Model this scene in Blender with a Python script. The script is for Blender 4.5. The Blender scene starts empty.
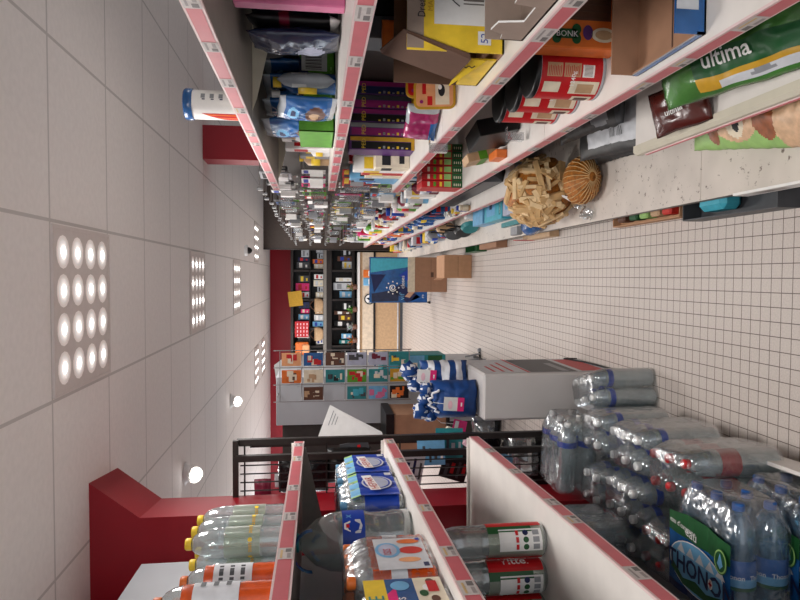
import bpy, math, random
from mathutils import Vector, Matrix, noise
R = random.Random(7)
PI = math.pi
C = bpy.context.scene.collection
V = Vector

# ---------------------------------------------------------------- camera
FPX = 635.0
CAM = V((0, 0, 1.6))
_Y = V(((316 - 400) / FPX, 24 / FPX, -1)).normalized()
_Z = V((-1, 0, (400 - 316) / FPX)); _Z = (_Z - _Y * _Z.dot(_Y)).normalized()
_X = _Y.cross(_Z)
ROT = Matrix((_X, _Y, _Z))
cd = bpy.data.cameras.new('camera'); cd.sensor_width = 36; cd.lens = FPX / 800 * 36
cd.clip_start = 0.02
cam = bpy.data.objects.new('camera', cd); C.objects.link(cam)
cam.matrix_world = Matrix.Translation(CAM) @ ROT.to_4x4()
bpy.context.scene.camera = cam

# ---------------------------------------------------------------- world, light, exposure
sc = bpy.context.scene
sc.view_settings.view_transform = 'Standard'
sc.view_settings.look = 'None'
sc.view_settings.gamma = 1
sc.view_settings.use_curve_mapping = False
sc.view_settings.exposure = 0.42
w = bpy.data.worlds.new('world'); sc.world = w; w.use_nodes = True
w.node_tree.nodes['Background'].inputs[0].default_value = (0.80, 0.84, 0.90, 1)
w.node_tree.nodes['Background'].inputs[1].default_value = 0.88
sc.cycles.max_bounces = 10
sc.cycles.transparent_max_bounces = 24
sc.cycles.sample_clamp_indirect = 4.0
PANEL_W = 17.0
LED_E = 7.0

def area(name, loc, size, power, color=(1, 1, 1), rot=(0, 0, 0), sy=None):
    l = bpy.data.lights.new(name, 'AREA'); l.energy = power; l.color = color
    l.shape = 'RECTANGLE'; l.size = size; l.size_y = sy or size
    o = bpy.data.objects.new(name, l); C.objects.link(o); o.location = loc; o.rotation_euler = rot
    return o
# daylight from the shop front beyond the postcard rack and over the tills
area('shopfront_daylight', (-5.2, 9.5, 1.5), 4.5, 150, (0.86, 0.93, 1.0), (0, -PI / 2, 0), 1.9)

def at(px, py, Y):
    d = ROT @ V(((px - 400) / FPX, (300 - py) / FPX, -1)); return CAM + d * (Y / d.y)

# ---------------------------------------------------------------- materials
_m = {}
def lin(c):
    return tuple(((x / 255 + .055) / 1.055) ** 2.4 if x > 10 else x / 255 / 12.92 for x in c) + (1,)
def mat(name, rgb=(200, 200, 200), rough=.55, metal=0, var=.06, scale=30, bump=0, spec=.4, coat=0):
    if name in _m: return name
    m = bpy.data.materials.new(name); m.use_nodes = True; _m[name] = m
    nt = m.node_tree; b = nt.nodes['Principled BSDF']
    b.inputs['Roughness'].default_value = rough; b.inputs['Metallic'].default_value = metal
    b.inputs['Specular IOR Level'].default_value = spec
    b.inputs['Coat Weight'].default_value = coat
    c = lin(rgb)
    tc = nt.nodes.new('ShaderNodeTexCoord'); n = nt.nodes.new('ShaderNodeTexNoise')
    n.inputs['Scale'].default_value = scale; n.inputs['Detail'].default_value = 4
    nt.links.new(tc.outputs['Object'], n.inputs['Vector'])
    r = nt.nodes.new('ShaderNodeValToRGB')
    r.color_ramp.elements[0].color = tuple(x * (1 - var * 2) for x in c[:3]) + (1,)
    r.color_ramp.elements[1].color = tuple(min(1, x * (1 + var)) for x in c[:3]) + (1,)
    r.color_ramp.elements[0].position = .3; r.color_ramp.elements[1].position = .7
    nt.links.new(n.outputs['Fac'], r.inputs[0]); nt.links.new(r.outputs[0], b.inputs['Base Color'])
    if bump:
        bp = nt.nodes.new('ShaderNodeBump'); bp.inputs['Strength'].default_value = bump
        bp.inputs['Distance'].default_value = .01
        nt.links.new(n.outputs['Fac'], bp.inputs['Height']); nt.links.new(bp.outputs[0], b.inputs['Normal'])
    return name
def clear(name, tint=(225, 235, 235), refl=.25, haze=.12, hazec=(200, 210, 210), rough=.08, wr=0):
    """see-through plastic or water: tinted transparency with a shiny surface and a little haze"""
    m = bpy.data.materials.new(name); m.use_nodes = True; _m[name] = m
    nt = m.node_tree; nt.nodes.clear(); N = nt.nodes.new; L = nt.links.new
    out = N('ShaderNodeOutputMaterial'); t = N('ShaderNodeBsdfTransparent'); t.inputs[0].default_value = lin(tint)
    g = N('ShaderNodeBsdfGlossy'); g.inputs['Roughness'].default_value = rough
    d = N('ShaderNodeBsdfDiffuse'); d.inputs[0].default_value = lin(hazec)
    lw = N('ShaderNodeLayerWeight'); lw.inputs[0].default_value = .35
    ml = N('ShaderNodeMath'); ml.operation = 'MULTIPLY_ADD'; ml.inputs[1].default_value = .7; ml.inputs[2].default_value = refl * .4
    L(lw.outputs['Facing'], ml.inputs[0])
    m1 = N('ShaderNodeMixShader'); m1.inputs[0].default_value = haze; L(t.outputs[0], m1.inputs[1]); L(d.outputs[0], m1.inputs[2])
    m2 = N('ShaderNodeMixShader'); L(ml.outputs[0], m2.inputs[0]); L(m1.outputs[0], m2.inputs[1]); L(g.outputs[0], m2.inputs[2])
    tc = N('ShaderNodeTexCoord'); nz = N('ShaderNodeTexNoise'); nz.inputs['Scale'].default_value = 18 if wr else 40
    L(tc.outputs['Object'], nz.inputs['Vector'])
    bp = N('ShaderNodeBump'); bp.inputs['Strength'].default_value = .6 if wr else .25; bp.inputs['Distance'].default_value = .02 if wr else .004
    L(nz.outputs['Fac'], bp.inputs['Height']); L(bp.outputs[0], g.inputs['Normal']); L(bp.outputs[0], lw.inputs['Normal'])
    L(m2.outputs[0], out.inputs[0])
    return name
def emis(name, rgb, s):
    m = bpy.data.materials.new(name); m.use_nodes = True; _m[name] = m
    b = m.node_tree.nodes['Principled BSDF']
    b.inputs['Base Color'].default_value = lin(rgb); b.inputs['Emission Color'].default_value = lin(rgb)
    b.inputs['Emission Strength'].default_value = s
    return name
def gridmat(name, base, line, sx, sy, ox, oy, lw, noise_s, var, rough, bump=.3):
    m = bpy.data.materials.new(name); m.use_nodes = True; _m[name] = m
    nt = m.node_tree; N = nt.nodes.new; L = nt.links.new; b = nt.nodes['Principled BSDF']
    b.inputs['Roughness'].default_value = rough
    g = N('ShaderNodeNewGeometry'); s = N('ShaderNodeSeparateXYZ'); L(g.outputs['Position'], s.inputs[0])
    outs = []
    for k, (sz, off) in enumerate(((sx, ox), (sy, oy))):
        a = N('ShaderNodeMath'); a.operation = 'SUBTRACT'; a.inputs[1].default_value = off - lw / 2; L(s.outputs[k], a.inputs[0])
        dv = N('ShaderNodeMath'); dv.operation = 'DIVIDE'; dv.inputs[1].default_value = sz; L(a.outputs[0], dv.inputs[0])
        f = N('ShaderNodeMath'); f.operation = 'FRACT'; L(dv.outputs[0], f.inputs[0])
        c = N('ShaderNodeMath'); c.operation = 'LESS_THAN'; c.inputs[1].default_value = lw / sz; L(f.outputs[0], c.inputs[0])
        outs.append(c)
    mx = N('ShaderNodeMath'); mx.operation = 'MAXIMUM'; L(outs[0].outputs[0], mx.inputs[0]); L(outs[1].outputs[0], mx.inputs[1])
    n = N('ShaderNodeTexNoise'); n.inputs['Scale'].default_value = noise_s; n.inputs['Detail'].default_value = 5
    L(g.outputs['Position'], n.inputs['Vector'])
    r = N('ShaderNodeValToRGB'); c = lin(base)
    r.color_ramp.elements[0].position = .35; r.color_ramp.elements[1].position = .65
    r.color_ramp.elements[0].color = tuple(x * (1 - var) for x in c[:3]) + (1,); r.color_ramp.elements[1].color = c
    L(n.outputs['Fac'], r.inputs[0])
    mix = N('ShaderNodeMix'); mix.data_type = 'RGBA'; L(mx.outputs[0], mix.inputs[0]); L(r.outputs[0], mix.inputs[6])
    mix.inputs[7].default_value = lin(line); L(mix.outputs[2], b.inputs['Base Color'])
    bp = N('ShaderNodeBump'); bp.inputs['Strength'].default_value = bump; bp.inputs['Distance'].default_value = .003; bp.invert = True
    L(mx.outputs[0], bp.inputs['Height']); L(bp.outputs[0], b.inputs['Normal'])
    return name
def speckmat(name, base, spot, scale, thr, rough=.5):
    m = bpy.data.materials.new(name); m.use_nodes = True; _m[name] = m
    nt = m.node_tree; N = nt.nodes.new; L = nt.links.new; b = nt.nodes['Principled BSDF']; b.inputs['Roughness'].default_value = rough
    g = N('ShaderNodeNewGeometry')
    n = N('ShaderNodeTexNoise'); n.inputs['Scale'].default_value = scale; n.inputs['Detail'].default_value = 6; n.inputs['Roughness'].default_value = .7
    L(g.outputs['Position'], n.inputs['Vector'])
    r = N('ShaderNodeValToRGB'); r.color_ramp.elements[0].position = thr; r.color_ramp.elements[1].position = thr + .05
    r.color_ramp.elements[0].color = lin(base); r.color_ramp.elements[1].color = lin(spot)
    n2 = N('ShaderNodeTexNoise'); n2.inputs['Scale'].default_value = 6; L(g.outputs['Position'], n2.inputs['Vector'])
    mx = N('ShaderNodeMix'); mx.data_type = 'RGBA'; mx.blend_type = 'MULTIPLY'; mx.inputs[0].default_value = .35
    L(n.outputs['Fac'], r.inputs[0]); L(r.outputs[0], mx.inputs[6]); L(n2.outputs['Fac'], mx.inputs[7]); L(mx.outputs[2], b.inputs['Base Color'])
    return name

mat('shelf_white', (226, 220, 214), .4, var=.03, scale=12)
mat('shelf_cream', (205, 198, 180), .5, var=.04, scale=12)
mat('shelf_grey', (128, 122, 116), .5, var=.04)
mat('panel_grey', (176, 178, 182), .5, var=.02, scale=5)
mat('back_dark', (66, 60, 56), .6)
mat('strip_red', (196, 96, 104), .35, var=.04, scale=20)
mat('strip_edge', (222, 196, 194), .3, var=.02)
mat('tag_paper', (196, 188, 184), .5, var=.05, scale=90)
mat('tag_ink', (150, 142, 140), .6)
mat('tag_gold', (200, 170, 120), .5)
mat('black_metal', (44, 38, 36), .4, metal=.3)
mat('dark_metal', (70, 58, 52), .5, metal=.2)
mat('wire', (150, 146, 144), .3, metal=.7)
mat('red_paint', (140, 4, 24), .5, var=.03, scale=4)
mat('wall_white', (205, 205, 205), .8)
mat('white', (235, 233, 230), .5, var=.02)
mat('light_plate', (206, 196, 192), .5, var=.02)
mat('stand_grey', (196, 192, 190), .5, var=.02, scale=6)
mat('paper', (225, 224, 222), .7, var=.03)
mat('black', (14, 14, 15), .4)
mat('film_black', (20, 20, 22), .25, bump=.3)
mat('ink', (30, 30, 34), .6)
mat('cardboard', (158, 118, 92), .8, var=.05, scale=20)
mat('cardboard_pale', (184, 140, 106), .8, var=.05, scale=20)
mat('cardboard_dark', (92, 66, 52), .8, var=.05)
mat('cardboard_grey', (150, 132, 120), .8, var=.04)
mat('barcode', (112, 106, 104), .6)
for nm, c in dict(red=(190, 24, 30), deepred=(150, 14, 24), yellow=(232, 196, 52), mustard=(196, 150, 40), green=(86, 150, 40), darkgreen=(30, 84, 44), palegreen=(150, 190, 110),
                  blue=(24, 86, 158), navy=(22, 34, 78), cyan=(70, 170, 190), skyblue=(110, 170, 210), teal=(40, 130, 134), pink=(208, 110, 150), hotpink=(226, 40, 120),
                  palepink=(232, 190, 200), magenta=(150, 34, 110), purple=(90, 50, 110), orange=(220, 112, 44), peach=(226, 160, 112), brown=(94, 60, 44), tan=(190, 156, 120),
                  beige=(212, 194, 172), grey=(140, 142, 146), darkgrey=(66, 68, 72), silver=(176, 180, 186), lilac=(176, 180, 200), labelblue=(20, 60, 160), fruitred=(200, 50, 40),
                  creamy=(226, 214, 190), maroon=(110, 20, 46), palegrey=(200, 202, 206)).items():
    mat(nm, c, .45, var=.08, scale=25)
for nm, c in dict(foil_green=(70, 122, 56), foil_black=(20, 20, 21), foil_blue=(34, 90, 150), foil_navy=(30, 40, 70), foil_brown=(80, 26, 20), foil_silver=(170, 176, 182), foil_pink=(150, 40, 90)).items():
    mat(nm, c, .25, var=.15, scale=14, bump=.35, spec=.6)
_m['foil_black'].node_tree.nodes['Principled BSDF'].inputs['Roughness'].default_value = .5
mat('wood', (206, 168, 116), .7, var=.14, scale=14)
mat('wood_pale', (226, 196, 150), .7, var=.1, scale=14)
mat('mesh_orange', (170, 104, 36), .6, var=.25, scale=60)
mat('cloth_blue', (20, 66, 130), .55, var=.15, scale=10, bump=.3)
mat('cloth_white', (226, 228, 234), .6, var=.04)
mat('water_orange', (196, 76, 24), .25, var=.12, scale=30, spec=.6)
clear('pet', (228, 238, 238), .4, .30, (215, 224, 226), .1)
clear('pet_blue', (130, 186, 210), .35, .25, (90, 150, 185), .1)
clear('pet_grey', (214, 224, 224), .4, .28, (190, 202, 202), .12)
clear('film', (242, 245, 247), .10, .05, (220, 225, 228), .22, wr=1)
clear('blister', (232, 235, 236), .4, .14, (215, 218, 220), .12)
for nm_, e_ in (('led_a', .06), ('led_b', .13), ('led_c', .24), ('led_d', .42)): emis(nm_, (245, 238, 234), e_)
emis('led_core', (255, 250, 244), LED_E * 2); emis('led_mid', (255, 248, 242), LED_E * .12); emis('led_out', (245, 236, 232), .45)
emis('spot_glow', (255, 252, 248), 14)
gridmat('ceiling_tiles', (228, 222, 219), (190, 184, 181), .623, .60, .186, 2.303, .012, 40, .05, .85)
gridmat('floor_tiles', (198, 187, 179), (96, 82, 74), .0515, .0515, 0, 0, .0032, 160, .14, .45)
speckmat('deck_dirty', (226, 216, 206), (130, 114, 104), 34, .61)
m = bpy.data.materials

# ---------------------------------------------------------------- mesh builder
class MB:
    def __init__(s): s.v = []; s.f = []; s.m = []; s.names = []; s.sm = []
    def mi(s, n):
        if n not in s.names: s.names.append(n)
        return s.names.index(n)
    def add(s, vs, fs, mt, M=None, smooth=False):
        k = len(s.v)
        s.v += [(M @ V(p)) if M else V(p) for p in vs]
        for i, f in enumerate(fs):
            s.f.append([k + j for j in f]); s.m.append(s.mi(mt[i] if isinstance(mt, (list, tuple)) else mt)); s.sm.append(smooth)
        return s
    def box(s, x0, x1, y0, y1, z0, z1, mt, M=None):
        vs = [(x, y, z) for z in (z0, z1) for y in (y0, y1) for x in (x0, x1)]
        return s.add(vs, [(0, 2, 3, 1), (4, 5, 7, 6), (0, 1, 5, 4), (2, 6, 7, 3), (0, 4, 6, 2), (1, 3, 7, 5)], mt, M)   # bottom, top, -y, +y, -x, +x
    def bev(s, x0, x1, y0, y1, z0, z1, mt, r=.006, M=None):
        """box with chamfered edges"""
        xs = (x0, x1); ys = (y0, y1); zs = (z0, z1); vs = []; idx = {}
        for i in (0, 1):
            for j in (0, 1):
                for k in (0, 1):
                    sx = r if i == 0 else -r; sy = r if j == 0 else -r; sz = r if k == 0 else -r
                    for a, p in enumerate(((xs[i], ys[j] + sy, zs[k] + sz), (xs[i] + sx, ys[j], zs[k] + sz), (xs[i] + sx, ys[j] + sy, zs[k]))):
                        idx[i, j, k, a] = len(vs); vs.append(p)
        F = []
        for i in (0, 1): F.append([idx[i, 0, 0, 0], idx[i, 1, 0, 0], idx[i, 1, 1, 0], idx[i, 0, 1, 0]])
        for j in (0, 1): F.append([idx[0, j, 0, 1], idx[1, j, 0, 1], idx[1, j, 1, 1], idx[0, j, 1, 1]])
        for k in (0, 1): F.append([idx[0, 0, k, 2], idx[1, 0, k, 2], idx[1, 1, k, 2], idx[0, 1, k, 2]])
        for a in (0, 1):
            for b in (0, 1):
                F.append([idx[a, b, 0, 0], idx[a, b, 1, 0], idx[a, b, 1, 1], idx[a, b, 0, 1]])
                F.append([idx[a, 0, b, 0], idx[a, 1, b, 0], idx[a, 1, b, 2], idx[a, 0, b, 2]])
                F.append([idx[0, a, b, 1], idx[1, a, b, 1], idx[1, a, b, 2], idx[0, a, b, 2]])
        for i in (0, 1):
            for j in (0, 1):
                for k in (0, 1): F.append([idx[i, j, k, 0], idx[i, j, k, 1], idx[i, j, k, 2]])
        ctr = V(((x0 + x1) / 2, (y0 + y1) / 2, (z0 + z1) / 2))
        for f in F:
            a, b, c = [V(vs[q]) for q in f[:3]]
            mid = sum((V(vs[q]) for q in f), V()) / len(f)
            if (b - a).cross(c - a).dot(mid - ctr) < 0: f.reverse()
        return s.add(vs, F, mt, M)
    def quad(s, a, b, c, d, mt, M=None): return s.add([a, b, c, d], [(0, 1, 2, 3)], mt, M)
    def rect(s, o, r, u, w, h, mt, M=None):
        o, r, u = V(o), V(r).normalized(), V(u).normalized()
        return s.quad(o, o + r * w, o + r * w + u * h, o + u * h, mt, M)
    def disc(s, o, r, u, rx, ry, mt, n=18, M=None):
        o, r, u = V(o), V(r).normalized(), V(u).normalized()
        return s.add([o + r * rx * math.cos(2 * PI * i / n) + u * ry * math.sin(2 * PI * i / n) for i in range(n)], [list(range(n))], mt, M)
    def poly(s, pts, mt, M=None): return s.add(pts, [list(range(len(pts)))], mt, M)
    def prism(s, pts, dv, mt, M=None):
        n = len(pts); d = V(dv); P = [V(p) for p in pts]
        vs = P + [p + d for p in P]
        return s.add(vs, [list(range(n))[::-1], list(range(n, 2 * n))] + [(i, (i + 1) % n, n + (i + 1) % n, n + i) for i in range(n)], mt, M)
    def lathe(s, prof, mt, seg=16, M=None, cap=True, arc=(0, 2 * PI)):
        """prof: (radius, z) from bottom to top; mt: one name or one per ring"""
        full = abs(arc[1] - arc[0] - 2 * PI) < 1e-6
        ns = seg if full else seg + 1; vs = []; fs = []; ms = []
        for (r, z) in prof:
            for i in range(ns):
                a = arc[0] + (arc[1] - arc[0]) * i / seg; vs.append((r * math.cos(a), r * math.sin(a), z))
        for j in range(len(prof) - 1):
            for i in range(seg):
                i2 = (i + 1) % ns
                fs.append((j * ns + i, j * ns + i2, (j + 1) * ns + i2, (j + 1) * ns + i)); ms.append(mt if isinstance(mt, str) else mt[j])
        s.add(vs, fs, ms, M, True)
        if cap and full:
            k = len(prof) - 1
            s.add([vs[i] for i in range(ns)][::-1], [list(range(ns))], mt if isinstance(mt, str) else mt[0], M)
            s.add([vs[k * ns + i] for i in range(ns)], [list(range(ns))], mt if isinstance(mt, str) else mt[-1], M)
        return s
    def tube(s, pts, r, mt, seg=6, M=None, closed=False):
        P = [V(p) for p in pts]; n = len(P); vs = []; fs = []
        ref = None
        for i, p in enumerate(P):
            t = (P[(i + 1) % n] - P[i - 1]) if closed else (P[min(i + 1, n - 1)] - P[max(i - 1, 0)])
            t.normalize()
            if ref is None: ref = t.orthogonal().normalized()
            ref = (ref - t * ref.dot(t)).normalized(); b = t.cross(ref)
            for k in range(seg):
                a = 2 * PI * k / seg; vs.append(p + (ref * math.cos(a) + b * math.sin(a)) * r)
        for i in range(n if closed else n - 1):
            j = (i + 1) % n
            for k in range(seg): fs.append((i * seg + k, i * seg + (k + 1) % seg, j * seg + (k + 1) % seg, j * seg + k))
        s.add(vs, fs, mt, M, True)
        if not closed:
            s.add([vs[k] for k in range(seg)][::-1], [list(range(seg))], mt, M); s.add([vs[(n - 1) * seg + k] for k in range(seg)], [list(range(seg))], mt, M)
        return s
    def text(s, body, o, r, u, h, mt, M=None, sx=1.0, align='LEFT', bold=.0):
        vs, fs = glyphs(body, align, bold)
        o, r, u = V(o), V(r).normalized(), V(u).normalized()
        return s.add([o + r * (p[0] * h * sx) + u * (p[1] * h) for p in vs], fs, mt, M)
    def build(s, name, parent=None, local=False, M=None):
        if parent is not None and not local:
            off = parent.matrix_basis.inverted()
            s.v = [off @ p for p in s.v]
        me = bpy.data.meshes.new(name); me.from_pydata([tuple(p) for p in s.v], [], s.f)
        for n in s.names: me.materials.append(_m[n])
        me.polygons.foreach_set('material_index', s.m); me.polygons.foreach_set('use_smooth', s.sm); me.update()
        o = bpy.data.objects.new(name, me); C.objects.link(o)
        if parent is not None: o.parent = parent
        if M is not None: o.matrix_basis = M
        return o
_g = {}
def glyphs(body, align, bold):
    k = (body, align, bold)
    if k not in _g:
        cu = bpy.data.curves.new('t', 'FONT'); cu.body = body; cu.size = 1; cu.align_x = align; cu.resolution_u = 2; cu.offset = bold
        o = bpy.data.objects.new('t', cu); me = bpy.data.meshes.new_from_object(o)
        _g[k] = ([tuple(q.co) for q in me.vertices], [tuple(p.vertices) for p in me.polygons])
        bpy.data.objects.remove(o); bpy.data.curves.remove(cu); bpy.data.meshes.remove(me)
    return _g[k]
def thing(name, label, cat, loc=(0, 0, 0), rz=0, group=None):
    o = bpy.data.objects.new(name, None); C.objects.link(o); o.empty_display_size = .05
    o.matrix_basis = Matrix.Translation(V(loc)) @ Matrix.Rotation(rz, 4, 'Z')
    return tag(o, label, cat, group)
def tag(o, label=None, cat=None, group=None, kind=None):
    if label: o['label'] = label
    if cat: o['category'] = cat
    if group: o['group'] = group
    if kind: o['kind'] = kind
    return o
def solo(name, label, cat, mb, loc=None, group=None, M=None):
    """a thing that is a single mesh, origin at its base"""
    if M is None:
        if loc is None:
            xs = [p.x for p in mb.v]; ys = [p.y for p in mb.v]; loc = ((min(xs) + max(xs)) / 2, (min(ys) + max(ys)) / 2, min(p.z for p in mb.v))
        mb.v = [p - V(loc) for p in mb.v]
        o = mb.build(name); o.location = loc
    else:
        o = mb.build(name); o.matrix_basis = M
    return tag(o, label, cat, group)
def struct(name, mb): return tag(mb.build(name), kind='structure')
def kids(o): return [c for c in o.children]
def copy_tree(o, parent=None, depth=0):
    c = o.copy(); C.objects.link(c); c.parent = parent
    for ch in kids(o): copy_tree(ch, c, depth + 1)
    return c
def T(x, y, z, rx=0, ry=0, rz=0, s=1):
    return Matrix.Translation((x, y, z)) @ Matrix.Rotation(rz, 4, 'Z') @ Matrix.Rotation(ry, 4, 'Y') @ Matrix.Rotation(rx, 4, 'X') @ Matrix.Scale(s, 4)

# ---------------------------------------------------------------- the room
ZC = 2.497; YB = 12.75
b = MB(); b.box(-6.5, 6, -4, YB, -.05, 0, 'floor_tiles'); struct('floor', b)
b = MB(); b.box(-6.5, 6, -4, YB, ZC, ZC + .05, 'ceiling_tiles'); struct('ceiling', b)
b = MB(); b.box(-6.5, 6, YB, YB + .1, 0, ZC, 'red_paint'); struct('wall_back', b)
# dark partition that closes the aisle above the long shelves
b = MB(); b.box(.47, 2.6, 11.15, 11.2, .02, ZC - .005, 'dark_metal')
b.box(.45, .47, 11.12, 11.2, 0, ZC - .005, 'black_metal')
for k in range(50): b.box(.448, .4505, 11.14, 11.16, .3 + k * .04, .315 + k * .04, 'shelf_grey')
struct('partition', b)

# red boxed column with a flared head, left of the aisle
def flare():
    b = MB(); P = [(-.829, ZC), (-.978, 2.305), (-.985, 0), (-1.32, 0), (-1.32, ZC)]
    b.prism([(x, 2.64, z) for x, z in P], (-.05, .37, 0), 'red_paint'); return b
struct('column_1', flare())
b = MB(); b.box(-2.6, -1.325, 2.3, 3.0, 0, ZC, 'red_paint'); struct('wall_red_side', b)
b = MB(); b.box(.93, 1.2, 5.27, 5.52, 0, ZC, 'red_paint'); struct('column_2', b)

# ---------------------------------------------------------------- ceiling lights
def panel_light():
    t = thing('ceiling_light', '', 'ceiling light')
    h = .29
    b = MB(); b.box(-h, h, -h, h, .0, .02, 'light_plate'); b.build('housing', t, True)
    b = MB()
    for (x0, x1, y0, y1) in ((-h - .01, -h, -h - .01, h + .01), (h, h + .01, -h - .01, h + .01), (-h, h, -h - .01, -h), (-h, h, h, h + .01)): b.box(x0, x1, y0, y1, -.003, .02, 'light_plate')
    b.build('frame', t, True)
    b = MB(); pt = .138
    for i in range(4):
        for j in range(4):
            x, y = (i - 1.5) * pt, (j - 1.5) * pt
            Mx = T(x, y, 0)
            b.lathe([(.06, -.001), (.05, -.0013), (.042, -.0016), (.034, -.002), (.026, -.0023), (.019, -.0026), (.001, -.003)], ['led_a', 'led_b', 'led_c', 'led_d', 'led_mid', 'led_core'], 14, Mx, cap=False)
    b.build('led_lens', t, True)
    l = bpy.data.lights.new('panel_lamp', 'AREA'); l.energy = PANEL_W; l.size = .5; l.color = (1, .975, .95)
    lo = bpy.data.objects.new('panel_lamp', l); C.objects.link(lo); lo.parent = t; lo.location = (0, 0, -.03)
    return t
p0 = panel_light()
spots = [(-.126, 2.603, 'square ceiling light of sixteen spots nearest the camera'),
         (-.126, 5.003, 'second square ceiling light along the aisle, seen at a slant'),
         (-.126, 7.403, 'third square ceiling light along the aisle, a thin glowing band'),
         (.497, 9.803, 'far square ceiling light above the dark partition'),
         (-1.372, 9.803, 'far square ceiling light above the postcard rack'),
         (-1.372, 11.003, 'farthest square ceiling light close to the red back wall'),
         (-.126, .203, 'square ceiling light above the camera'), (-.126, -2.2, 'square ceiling light behind the camera'),
         (2.98, 2.5, 'square ceiling light over the neighbouring aisle'), (-3.8, 6.2, 'square ceiling light over the tills'), (-3.8, 10, 'square ceiling light at the shop entrance')]
for i, (x, y, lb) in enumerate(spots):
    o = p0 if i == 0 else copy_tree(p0)
    o.location = (x, y, ZC - .006); o['label'] = lb
def spotlight(x, y, lb):
    t = thing('ceiling_spotlight', lb, 'spotlight', (x, y, ZC))
    b = MB(); b.lathe([(.075, 0), (.08, -.004), (.06, -.012), (.058, -.05)], 'white', 20, T(0, 0, 0)); b.build('ring', t, True)
    b = MB(); M_ = T(0, 0, -.045, .9, 0, PI); b.lathe([(.03, .02), (.05, -.03), (.055, -.05)], 'white', 20, M_, cap=False)
    b.build('head', t, True)
    b = MB(); b.lathe([(.038, -.046), (.001, -.047)], 'spot_glow', 20, M_, cap=False); b.build('lens', t, True)
    l = bpy.data.lights.new('spot_lamp', 'SPOT'); l.energy = 12; l.spot_size = 1.6; l.shadow_soft_size = .04
    lo = bpy.data.objects.new('spot_lamp', l); C.objects.link(lo); lo.parent = t; lo.location = (0, 0, -.12); lo.rotation_euler = (-.5, 0, 0)
spotlight(-1.37, 4.5, 'round white ceiling spotlight between the red column and the rack')
spotlight(-1.33, 6.87, 'small round ceiling spotlight beyond the postcard rack')
b = MB(); b.lathe([(.07, 0), (.07, -.03), (.045, -.035), (.04, -.06), (.02, -.085), (.002, -.09)], ['white', 'white', 'black', 'black', 'black'], 16)
o = solo('security_camera', 'small black dome security camera on the ceiling over the aisle', 'camera', b, M=T(.32, 8.3, ZC))

# ---------------------------------------------------------------- shelving
def strip(parent, x, y0, y1, z1, side, seed, hgt=.04, M=None):
    """price rail on the shelf front, side -1 faces -x, +1 faces +x"""
    r = random.Random(seed); b = MB(); t = .006
    xa, xb = (x - t, x) if side < 0 else (x, x + t)
    b.box(xa, xb, y0, y1, z1 - hgt, z1, 'strip_edge', M)
    xf = x - t - .0008 if side < 0 else x + t + .0008
    def face(ya, yb, za, zb, mt, e=0):
        xx = xf - e if side < 0 else xf + e
        if side < 0: b.quad((xx, yb, za), (xx, ya, za), (xx, ya, zb), (xx, yb, zb), mt, M)
        else: b.quad((xx, ya, za), (xx, yb, za), (xx, yb, zb), (xx, ya, zb), mt, M)
    face(y0 + .004, y1 - .004, z1 - hgt + .005, z1 - .005, 'strip_red')
    y = y0 + r.uniform(.03, .2)
    while y < y1 - .09:
        wd = r.choice((.06, .065, .075))
        face(y, y + wd, z1 - hgt + .003, z1 - .003, 'tag_paper', .0006)
        face(y + wd * .1, y + wd * .5, z1 - hgt + .008, z1 - hgt + .016, 'tag_ink', .0012)
        face(y + wd * .1, y + wd * .8, z1 - .014, z1 - .009, r.choice(('tag_ink', 'tag_gold')), .0012)
        face(y + wd * .6, y + wd * .9, z1 - hgt + .007, z1 - hgt + .02, 'barcode', .0012)
        y += wd + r.uniform(.07, .3)
    return b.build('price_rail', parent, True)
def shelf_part(t, x0, x1, y0, y1, ztop, side, seed, mt='shelf_white', rail=True, thick=.03):
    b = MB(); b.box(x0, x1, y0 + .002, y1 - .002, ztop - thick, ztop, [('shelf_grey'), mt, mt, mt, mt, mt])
    xf = x0 if side < 0 else x1
    s = b.build('shelf', t, True)
    if rail: strip(s, xf, y0 + .002, y1 - .002, ztop + .002, side, seed)
    return s
S1, S2, S3, S4, S5, SB = 1.845, 1.528, 1.152, .774, .43, .155
XF, XK = .505, .895
def right_bay(name, label, y0, y1, levels, seed, top=2.02, hooks=None):
    t = thing(name, label, 'shelving', (0, 0, 0))
    b = MB(); b.box(XK, XK + .02, y0, y1, .16, top, 'back_dark'); b.build('back_panel', t, True)
    b = MB()
    for y in (y0 + .001, y1 - .031): b.box(XK + .02, XK + .05, y, y + .03, 0, top, 'shelf_grey')
    b.build('upright', t, True)
    for k, (z, mt) in enumerate(levels):
        if z == 'deck': continue
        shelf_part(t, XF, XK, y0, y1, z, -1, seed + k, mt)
        bb = MB()
        bb.prism([(XK, y1 - .012, z - .03), (XF + .06, y1 - .012, z - .03), (XF + .1, y1 - .012, z - .045), (XK, y1 - .012, z - .11)], (0, .004, 0), 'shelf_cream'); bb.build('bracket', t, True)
    b = MB(); b.box(.292, .9, y0 + .001, y1 - .001, SB - .03, SB, ['shelf_grey', 'deck_dirty', 'deck_dirty', 'deck_dirty', 'shelf_grey', 'shelf_grey']); b.build('base_deck', t, True)
    b = MB(); b.box(.42, .9, y0 + .001, y1 - .001, 0, SB - .03, 'shelf_grey'); b.build('plinth', t, True)
    return t
w_ = 'shelf_white'
tA = right_bay('shelving_unit', 'pet food shelving unit closest to the camera, with a cream lower shelf', .35, 2.25, [(S1, w_), (S2, w_), (S3, w_), (S4, w_)], 11)
tB = right_bay('shelving_unit', 'middle shelving unit whose open bottom space holds the sack of kindling', 2.25, 3.77, [(S1, w_), (S2, w_), (S3, w_), (S4, w_)], 31)
tC = right_bay('shelving_unit', 'shelving unit with blister packs on hooks just after the pet food', 3.77, 7.45, [(S4, w_), (S5, w_)], 51, hooks=1)
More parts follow.
